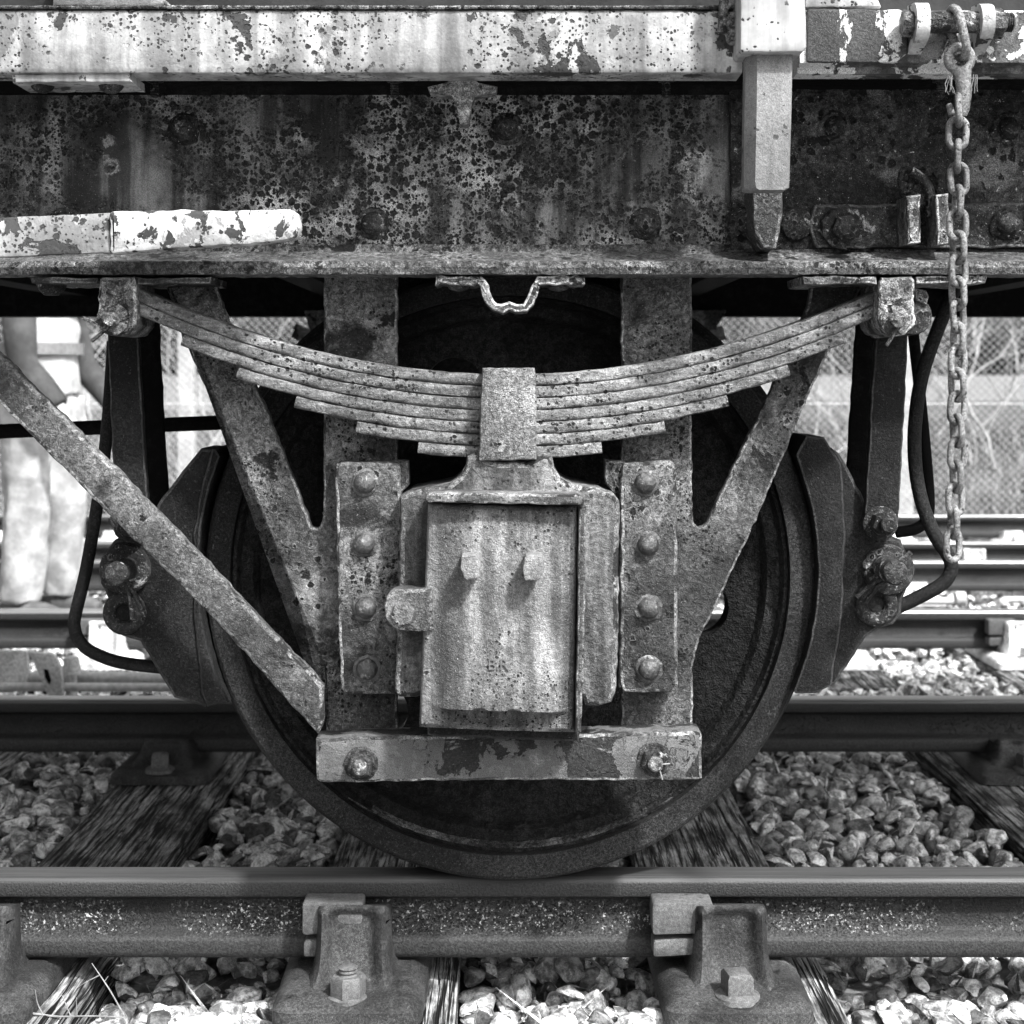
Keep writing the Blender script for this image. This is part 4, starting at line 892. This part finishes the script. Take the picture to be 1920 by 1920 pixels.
def link_mesh(pitch, wd, r):
    mb = MB(); pts = []; hl_ = pitch / 2 + r; rr = wd / 2 - r
    for t in np.linspace(0, 2 * math.pi, 24, endpoint=False):
        c_, s_ = math.cos(t), math.sin(t); pts.append(Vector((rr * s_, 0, (hl_ - rr) * (1 if c_ > 1e-6 else -1 if c_ < -1e-6 else 0) + rr * c_)))
    mb.tube(pts, r, 9, True); return mb
sC = S(YC); p_ = 42.9 / sC
l0 = link_mesh(p_, 45 / sC, .0051).build('link', M['chain'], CH, smooth=60)
nlink = 20; y0 = 207
for k in range(nlink):
    o = l0 if k == 0 else l0.copy()
    if k: COL.objects.link(o)
    py = y0 + 42.9 * k; px = 1796 - 10 * max(0, (py - 820) / 230) + random.uniform(-1.2, 1.2)
    o.location = at(px, py, YC) - off
    tw = 0 if k < 6 else 32 if k < 13 else 22
    ang = (0 if k % 2 else 78) + (tw if k > 5 else k * 2) + random.uniform(-8, 8)
    o.rotation_euler = (random.uniform(-.05, .05), random.uniform(-.06, .06), R(ang))
    o.parent = CH
mb = MB()
for q in range(9):
    sx = 1780 if q < 5 else 1826; a = Vector(at(sx + random.uniform(-2, 6), 138 + random.uniform(0, 8), YB - .02)); pts = [a]
    for k in range(4): a = a + Vector((random.uniform(-.003, .004) * (1 if q < 5 else -.4), random.uniform(-.002, .002), -.0065)); pts.append(a)
    mb.tube(pts, .0006, 4)
o = ch_part(mb, 'fibre_tuft'); o['kind'] = 'stuff'; o.data.materials.clear(); o.data.materials.append(M['twig'])

# ------------------------------------------------------------------ small things in the foreground and between tracks
def thing_tubes(name, lines, mat, label, cat, base):
    mb = MB()
    for pts, r in lines:
        P = [Vector(p) - Vector(base) for p in pts]; mb.tube(smooth_path(P, 3), [r * .62 * (1 - .6 * i / (3 * (len(P) - 1))) for i in range(3 * (len(P) - 1) + 1)], 6)
    o = mb.build(name, mat, None, smooth=60); o.location = base; return tag(o, label, cat)
yt = -.17
tw = lambda pts: [at(x, y, yt) for x, y in pts]
thing_tubes('dead_twig', [(tw([(-30, 1893), (60, 1900), (110, 1906), (180, 1905), (240, 1908)]), .0036), (tw([(80, 1902), (70, 1880), (66, 1856)]), .0022), (tw([(60, 1901), (40, 1925)]), .0025), (tw([(132, 1904), (122, 1880), (114, 1862)]), .0022), (tw([(144, 1905), (143, 1870)]), .002),
            (tw([(230, 1900), (205, 1855), (172, 1806)]), .0028), (tw([(188, 1828), (160, 1842), (142, 1854)]), .0016), (tw([(196, 1840), (203, 1830)]), .0014)], M['twig'], 'bleached forked dead twig lying on ballast in the lower left corner', 'twig', tuple(at(100, 1905, yt)))
thing_tubes('straw', [([at(1655, 1903, -.13), at(1697, 1888, -.12)], .0032)], M['twig'], 'short white straw lying on the ballast at lower right', 'straw', tuple(at(1675, 1896, -.125)))
# point rodding between the tracks
yr_ = 2.35
mb = MB(); a, b = at(60, 1268, yr_), at(420, 1272, yr_); mb.tube([(a.x - 1.2, yr_, a.z), (b.x + .6, yr_, b.z)], .019, 10); mb.tube([(a.x - 1.2, yr_ - .09, a.z - .012), (b.x - .05, yr_ - .09, b.z - .012)], .014, 8)
rod = mb.build('point_rod', M['wire'], None, smooth=60); tag(rod, 'pale pair of point rods running along the ballast at left behind the wheel', 'rod')
# rod roller frame: two curved plates with a slot
fr = empty('rod_roller', None, at(85, 1300, 2.3)); tag(fr, 'pale cast rod roller frame with a slot beside the point rods', 'roller'); o_ = fr.location.copy()
for k, pts in enumerate(([(48, 1222), (100, 1226), (114, 1252), (118, 1306), (92, 1310), (74, 1272), (60, 1236)], [(-40, 1220), (50, 1220), (52, 1262), (46, 1290), (20, 1300), (-40, 1296)])):
    mb = MB(); mb.prism(pts, 2.22 + .06 * k, 2.24 + .06 * k, .004, .001, rnd=8); mb.v = [tuple(Vector(p) - o_) for p in mb.v]; mb.build('plate', M['far_iron'], fr)
mb = MB(); mb.prism([(82, 1254), (90, 1256), (96, 1276), (92, 1284), (84, 1270)], 2.2185, 2.2198, .0003, 0); mb.v = [tuple(Vector(p) - o_) for p in mb.v]; mb.build('slot', M['black'], fr)
mb = MB(); c = at(134, 1264, 2.3); mb.lathe([(.018, -.03), (.018, .0), (.034, .002), (.034, .008), (.028, .02), (.024, .05), (.02, .056)], c - o_, 16, 'Z'); mb.lathe([(.02, -.11), (.02, -.035)], c - o_, 12, 'Z'); mb.build('stud', M['far_iron'], fr)

# signalling pipe and clips near the third rail at right
mb = MB(); mb.tube([at(1560, 1127, 3.75), at(1798, 1127, 3.75)], .016, 8); mb.lathe([(.03, -.02), (.03, .02)], at(1800, 1122, 3.75), 12, 'X')
o = mb.build('cable_pipe', M['wire'], None, smooth=60); tag(o, 'pale pipe end lying inside the middle track, right of the wheel', 'pipe')
mb = MB(); c = at(1880, 1130, 3.6); mb.tube([c + Vector((.0, 0, .01)), c + Vector((.05, 0, .012)), c + Vector((.1, 0, .012))], .014, 8); mb.dome(c, .022, .02, 10, 'Z', 1); mb.dome(c + Vector((.09, 0, 0)), .022, .024, 10, 'Z', 1)
o = mb.build('rail_clip', M['wire'], None, smooth=60); tag(o, 'small pale bolted clip inside the middle track by the right edge', 'clip')

# ------------------------------------------------------------------ fence, bank, shrubs behind
YFEN = 9.0
FE = empty('chain_link_fence', None, (0, YFEN, -.34)); tag(FE, 'chain-link fence with concrete posts running behind the farthest track', 'fence')
mb = MB(); H = 1.95; X0, X1 = -6.5, 6.5; pt = .062
def wire(a, b, r=.0011):
    a, b = Vector(a), Vector(b); t = (b - a).normalized(); u = t.cross(Vector((0, 1, 0))) * r; v = Vector((0, r, 0))
    mb.add([a + u, a - u * .5 + v, a - u * .5 - v, b + u, b - u * .5 + v, b - u * .5 - v], [(0, 1, 4, 3), (1, 2, 5, 4), (2, 0, 3, 5)])
k = X0 - H
while k < X1:
    for s_ in (1, -1):
        xa, xb = (k, k + H) if s_ > 0 else (k + H, k)
        za, zb_ = .05, H; p, q = Vector((xa, 0, za)), Vector((xb, 0, zb_))
        ca, cbb = max(X0, min(xa, xb)), min(X1, max(xa, xb))
        if cbb - ca < .05: continue
        f = lambda x: za + (zb_ - za) * (x - xa) / (xb - xa)
        wire((ca, .004 * s_, f(ca)), (cbb, .004 * s_, f(cbb)))
    k += pt
for z in (.08, 1.0, 1.92): wire((X0, -.012, z), (X1, -.012, z), .003)
mb.build('wire_mesh', M['wire'], FE, smooth=0, recalc=False)
for px in (-180, 345, 1000, 1700, 2330):
    x = X_(px, YFEN); mb = MB(); mb.box((x - .06, .03, -.05), (x + .06, .15, 2.1), .012); mb.build('post', M['concrete'], FE, smooth=0)

nx, ny = 90, 24; vs, fs = [], []
for j in range(ny + 1):
    y = 9.6 + 22 * (j / ny) ** 1.6
    for i in range(nx + 1):
        x = -26 + 52 * i / nx; t = sm(9.6, 12.0, y)
        top = .66 + .2 * mnoise.noise((x * .35, 3, 1)) + .1 * mnoise.noise((x * 1.1, 1, 2))
        if x < -.5: top *= .75
        vs.append((x, y, -.36 + t * top * (1 if j < ny else .2) + .05 * mnoise.noise((x * 2, y * 2, 0))))
k = nx + 1; fs = [(j * k + i, j * k + i + 1, (j + 1) * k + i + 1, (j + 1) * k + i) for j in range(ny) for i in range(nx)]
mb = MB(); mb.add(vs, fs); tag(mb.build('bank', M['bank'], None, smooth=60), 'low earth bank behind the fence', kind='structure')
mb = MB(); rg = random.Random(5)
for _ in range(9000):
    y = rg.uniform(9.5, 12.6); lim = (y + 2.8) * .37; x = rg.uniform(-lim, lim); t = sm(9.6, 12.0, y)
    top = .66 + .2 * mnoise.noise((x * .35, 3, 1)) + .1 * mnoise.noise((x * 1.1, 1, 2))
    if x < -.5: top *= .75
    z = -.4 + t * top; h = rg.uniform(.08, .3); a = rg.uniform(0, 6.28); wd = rg.uniform(.006, .014); l = h * rg.uniform(.1, .7); b = rg.uniform(0, 6.28)
    p = Vector((x, y, z)); u = Vector((math.cos(a) * wd, math.sin(a) * wd, 0)); d = Vector((math.cos(b) * l, math.sin(b) * l, 0))
    mb.add([p - u, p + u, p + d * .4 + Vector((0, 0, h * .65)) + u * .6, p + d * .4 + Vector((0, 0, h * .65)) - u * .6, p + d + Vector((0, 0, h))], [(0, 1, 2, 3), (3, 2, 4)])
tag(mb.build('grass', M['grass'], None, smooth=0, recalc=False), 'long dry grass and bramble stems on the bank behind the fence', 'grass', kind='stuff')

def shrub(px, Y, h, n, seed, label):
    rg = random.Random(seed); root = empty('bare_shrub', None, (X_(px, Y), Y, -.1)); tag(root, label, 'shrub', 'bare shrubs beyond the fence'); stem = MB(); tw_ = MB()
    def grow(p, d, L, r, lev):
        pts = [p]; q = p; dd = d
        for k in range(7):
            dd = (dd + Vector((rg.gauss(0, .2), rg.gauss(0, .2), rg.gauss(.03, .12)))).normalized(); q = q + dd * L / 7; pts.append(q)
        (stem if lev == 0 else tw_).tube(pts, [r * (1 - .11 * k) for k in range(8)], 5 if lev == 0 else 3)
        if lev < 3:
            for k in range(3 if lev else 4):
                b = pts[rg.randrange(2, 8)]; e = (dd + Vector((rg.gauss(0, .55), rg.gauss(0, .55), rg.gauss(.1, .35)))).normalized(); grow(b, e, L * rg.uniform(.5, .75), r * .5, lev + 1)
    for k in range(n):
        a = rg.uniform(0, 6.28); grow(Vector((rg.gauss(0, .15), rg.gauss(0, .15), 0)), Vector((math.cos(a) * .4, math.sin(a) * .4, 1)).normalized(), h * rg.uniform(.45, .65), rg.uniform(.007, .013) * h / 2, 0)
    stem.build('stem', M['bark'], root, smooth=60, recalc=False); tw_.build('twigs', M['bark'], root, smooth=0, recalc=False)
for a in ((1560, 11.3, 2.4, 5, 1, 'bare twiggy shrub seen between the W-shaped guard and the brake hanger'), (1740, 12.0, 3.0, 5, 2, 'bare shrub seen behind the bent safety loops'), (1850, 11.0, 2.6, 6, 3, 'bare twiggy shrub right of the hanging chain'),
          (1990, 12.5, 3.2, 6, 4, 'bare shrub at the right edge beyond the fence'), (360, 11.4, 2.6, 6, 5, 'bare shrub behind the fence post left of the wheel'), (130, 12.6, 3.0, 5, 6, 'bare shrub behind the standing person'), (-120, 11.6, 3, 6, 8, 'bare shrub just outside the left edge'), (1640, 14.5, 3.8, 6, 7, 'taller bare shrub standing behind the brake hanger at right')): shrub(*a)

# ------------------------------------------------------------------ person standing on the middle track
PX, PY, PZ = X_(78, 4.1), 4.1, -.2
def remesh(mb, name, mat, parent, vox, it=4):
    o = mb.build(name, mat, parent, smooth=0); r = o.modifiers.new('r', 'REMESH'); r.mode = 'VOXEL'; r.voxel_size = vox
    s_ = o.modifiers.new('s', 'SMOOTH'); s_.iterations = it; s_.factor = .5; bpy.context.view_layer.update()
    nm = bpy.data.meshes.new_from_object(o.evaluated_get(bpy.context.evaluated_depsgraph_get())); o.modifiers.clear(); o.data = nm; nm.shade_smooth(); nm.materials.clear(); nm.materials.append(mat); return o
def ball(mb, c, r, seg=14):
    mb.lathe([(max(.0005, r[0] * math.sin(t)), -r[2] * math.cos(t)) for t in np.linspace(.05, math.pi - .05, 10)], c, seg, 'Z', squash=r[1] / r[0])
# facing the camera's right, feet apart, arm hanging
B = MB()
J = dict(hl=(-.09, .02, .92), hr=(.1, -.02, .92), kl=(-.12, .0, .5), kr=(.11, -.04, .5), al=(-.13, .03, .09), ar=(.12, -.02, .09))
B.tube([(0, 0, .9), (0, 0, 1.05), (0, .0, 1.25), (0, .01, 1.42)], [.15, .14, .165, .13], 16, flat=.68); B.tube([(0, .01, 1.4), (0, 0, 1.55)], .058, 12)
ball(B, (0, -.012, 1.645), (.076, .098, .118)); ball(B, (0, -.115, 1.635), (.014, .02, .026)); ball(B, (0, -.085, 1.575), (.035, .03, .025)); ball(B, (.078, .0, 1.64), (.014, .02, .032)); ball(B, (-.078, .0, 1.64), (.014, .02, .032))
B.tube([(-.17, 0, 1.4), (0, 0, 1.43), (.17, 0, 1.4)], .065, 12)
for s_ in ('l', 'r'): B.tube([J['h' + s_], J['k' + s_], J['a' + s_], (J['a' + s_][0], J['a' + s_][1], .05)], [.085, .06, .045, .045], 12); B.tube([(J['a' + s_][0], J['a' + s_][1] + .06, .045), (J['a' + s_][0], J['a' + s_][1] - .15, .035)], [.045, .04], 10)
HND = {}
for s_, sg in (('l', -1), ('r', 1)):
    sh, el, wr = Vector((sg * .2, 0, 1.39)), Vector((sg * .25, -.06, 1.12)), Vector((sg * .24, -.235, .93)); B.tube([sh, el, wr], [.056, .042, .029], 12)
    pm = wr + Vector((sg * .004, -.02, -.06)); B.tube([wr, pm, pm + Vector((0, -.006, -.035))], [.03, .04, .036], 12, flat=.6)
    for f, (dx, L) in enumerate(((-.03, .062), (-.01, .072), (.011, .068), (.031, .052))):
        a = pm + Vector((sg * .004, dx, -.03)); B.tube([a, a + Vector((-sg * .004, -.004, -L * .5)), a + Vector((-sg * .022, -.004, -L * .95))], [.0105, .0095, .008], 8)
    a = wr + Vector((-sg * .004, -.04, -.03)); B.tube([a, a + Vector((-sg * .01, -.03, -.03)), a + Vector((-sg * .014, -.034, -.062))], [.014, .012, .009], 8)
body = remesh(B, 'person', M['skin'], None, .0085, 3)
tag(body, 'person in pale hi-vis vest with dark sleeves and baggy pale trousers on the middle track', 'person')
T = MB()
for s_ in ('l', 'r'):
    h, kn, an = [Vector(J[q + s_]) for q in 'hka']; pts = [h + Vector((0, 0, .06))] + [h.lerp(kn, t) for t in (.25, .5, .8)] + [kn] + [kn.lerp(an, t) for t in (.2, .4, .6, .8, .98)]
    T.tube(pts, [.118, .114, .108, .103, .1, .098, .096, .095, .094, .088], 16)
T.tube([(0, 0, .84), (0, 0, .96), (0, 0, 1.08)], [.16, .17, .16], 16, flat=.75)
tr = remesh(T, 'trousers', M['trouser'], body, .014, 3)
for v in tr.data.vertices:
    p = v.co; n = mnoise.noise((p.x * 16, p.y * 16, p.z * 2.5)) * .016 + mnoise.noise((p.x * 6 + p.z * 10, p.y * 6 - p.z * 4, p.z * 5)) * .009; v.co = p + v.normal * n
C_ = MB(); C_.tube([(0, 0, .99), (0, 0, 1.0), (0, 0, 1.12), (0, 0, 1.28), (0, .0, 1.42), (0, .01, 1.5)], [.2, .205, .195, .2, .16, .075], 22, flat=.74); C_.tube([(-.17, 0, 1.41), (0, .005, 1.435), (.17, 0, 1.41)], .078, 14)
ct = remesh(C_, 'coat', M['coat'], body, .014, 3)
for v in ct.data.vertices:
    p = v.co; v.co = p + v.normal * (mnoise.noise((p.x * 11, p.y * 11, p.z * 9)) * .01)
for sg in (-1, 1):
    sl = MB(); sl.tube([(sg * .19, 0, 1.41), (sg * .225, -.03, 1.26), (sg * .25, -.06, 1.12), (sg * .247, -.15, 1.03), (sg * .241, -.225, .945)], [.078, .072, .066, .06, .052], 14); remesh(sl, 'sleeve', M['sleeve'], body, .014, 2)
bd = MB(); q_ = 40
for z in (1.17, 1.36):
    vs = [((.217) * math.cos(2 * math.pi * i / q_), .217 * .76 * math.sin(2 * math.pi * i / q_), z + dz) for dz in (0, .05) for i in range(q_)]
    bd.add(vs, [(i, (i + 1) % q_, q_ + (i + 1) % q_, q_ + i) for i in range(q_)])
bd.build('reflective_band', M['band'], body, smooth=60)
for s_ in ('l', 'r'):
    bt = MB(); a = J['a' + s_]; bt.tube([(a[0], a[1], .2), (a[0], a[1], .06)], [.07, .062], 14); bt.tube([(a[0], a[1] + .09, .05), (a[0], a[1], .055), (a[0], a[1] - .12, .05), (a[0], a[1] - .2, .042)], [.045, .056, .054, .035], 12); remesh(bt, 'boot', M['boot'], body, .012, 2)
hr_ = MB(); ball(hr_, (0, .018, 1.69), (.086, .1, .092)); remesh(hr_, 'hair', M['hair'], body, .012, 1)
ey = MB()
for sg in (-1, 1): ball(ey, (sg * .031, -.098, 1.655), (.012, .008, .008), 10)
ey.tube([(-.024, -.108, 1.585), (0, -.117, 1.583), (.024, -.108, 1.585)], .004, 6); ey.build('face_features', M['plain_dark_eye'], body, smooth=60)
body.location = (PX, PY, PZ); body.rotation_euler = (0, 0, R(76))
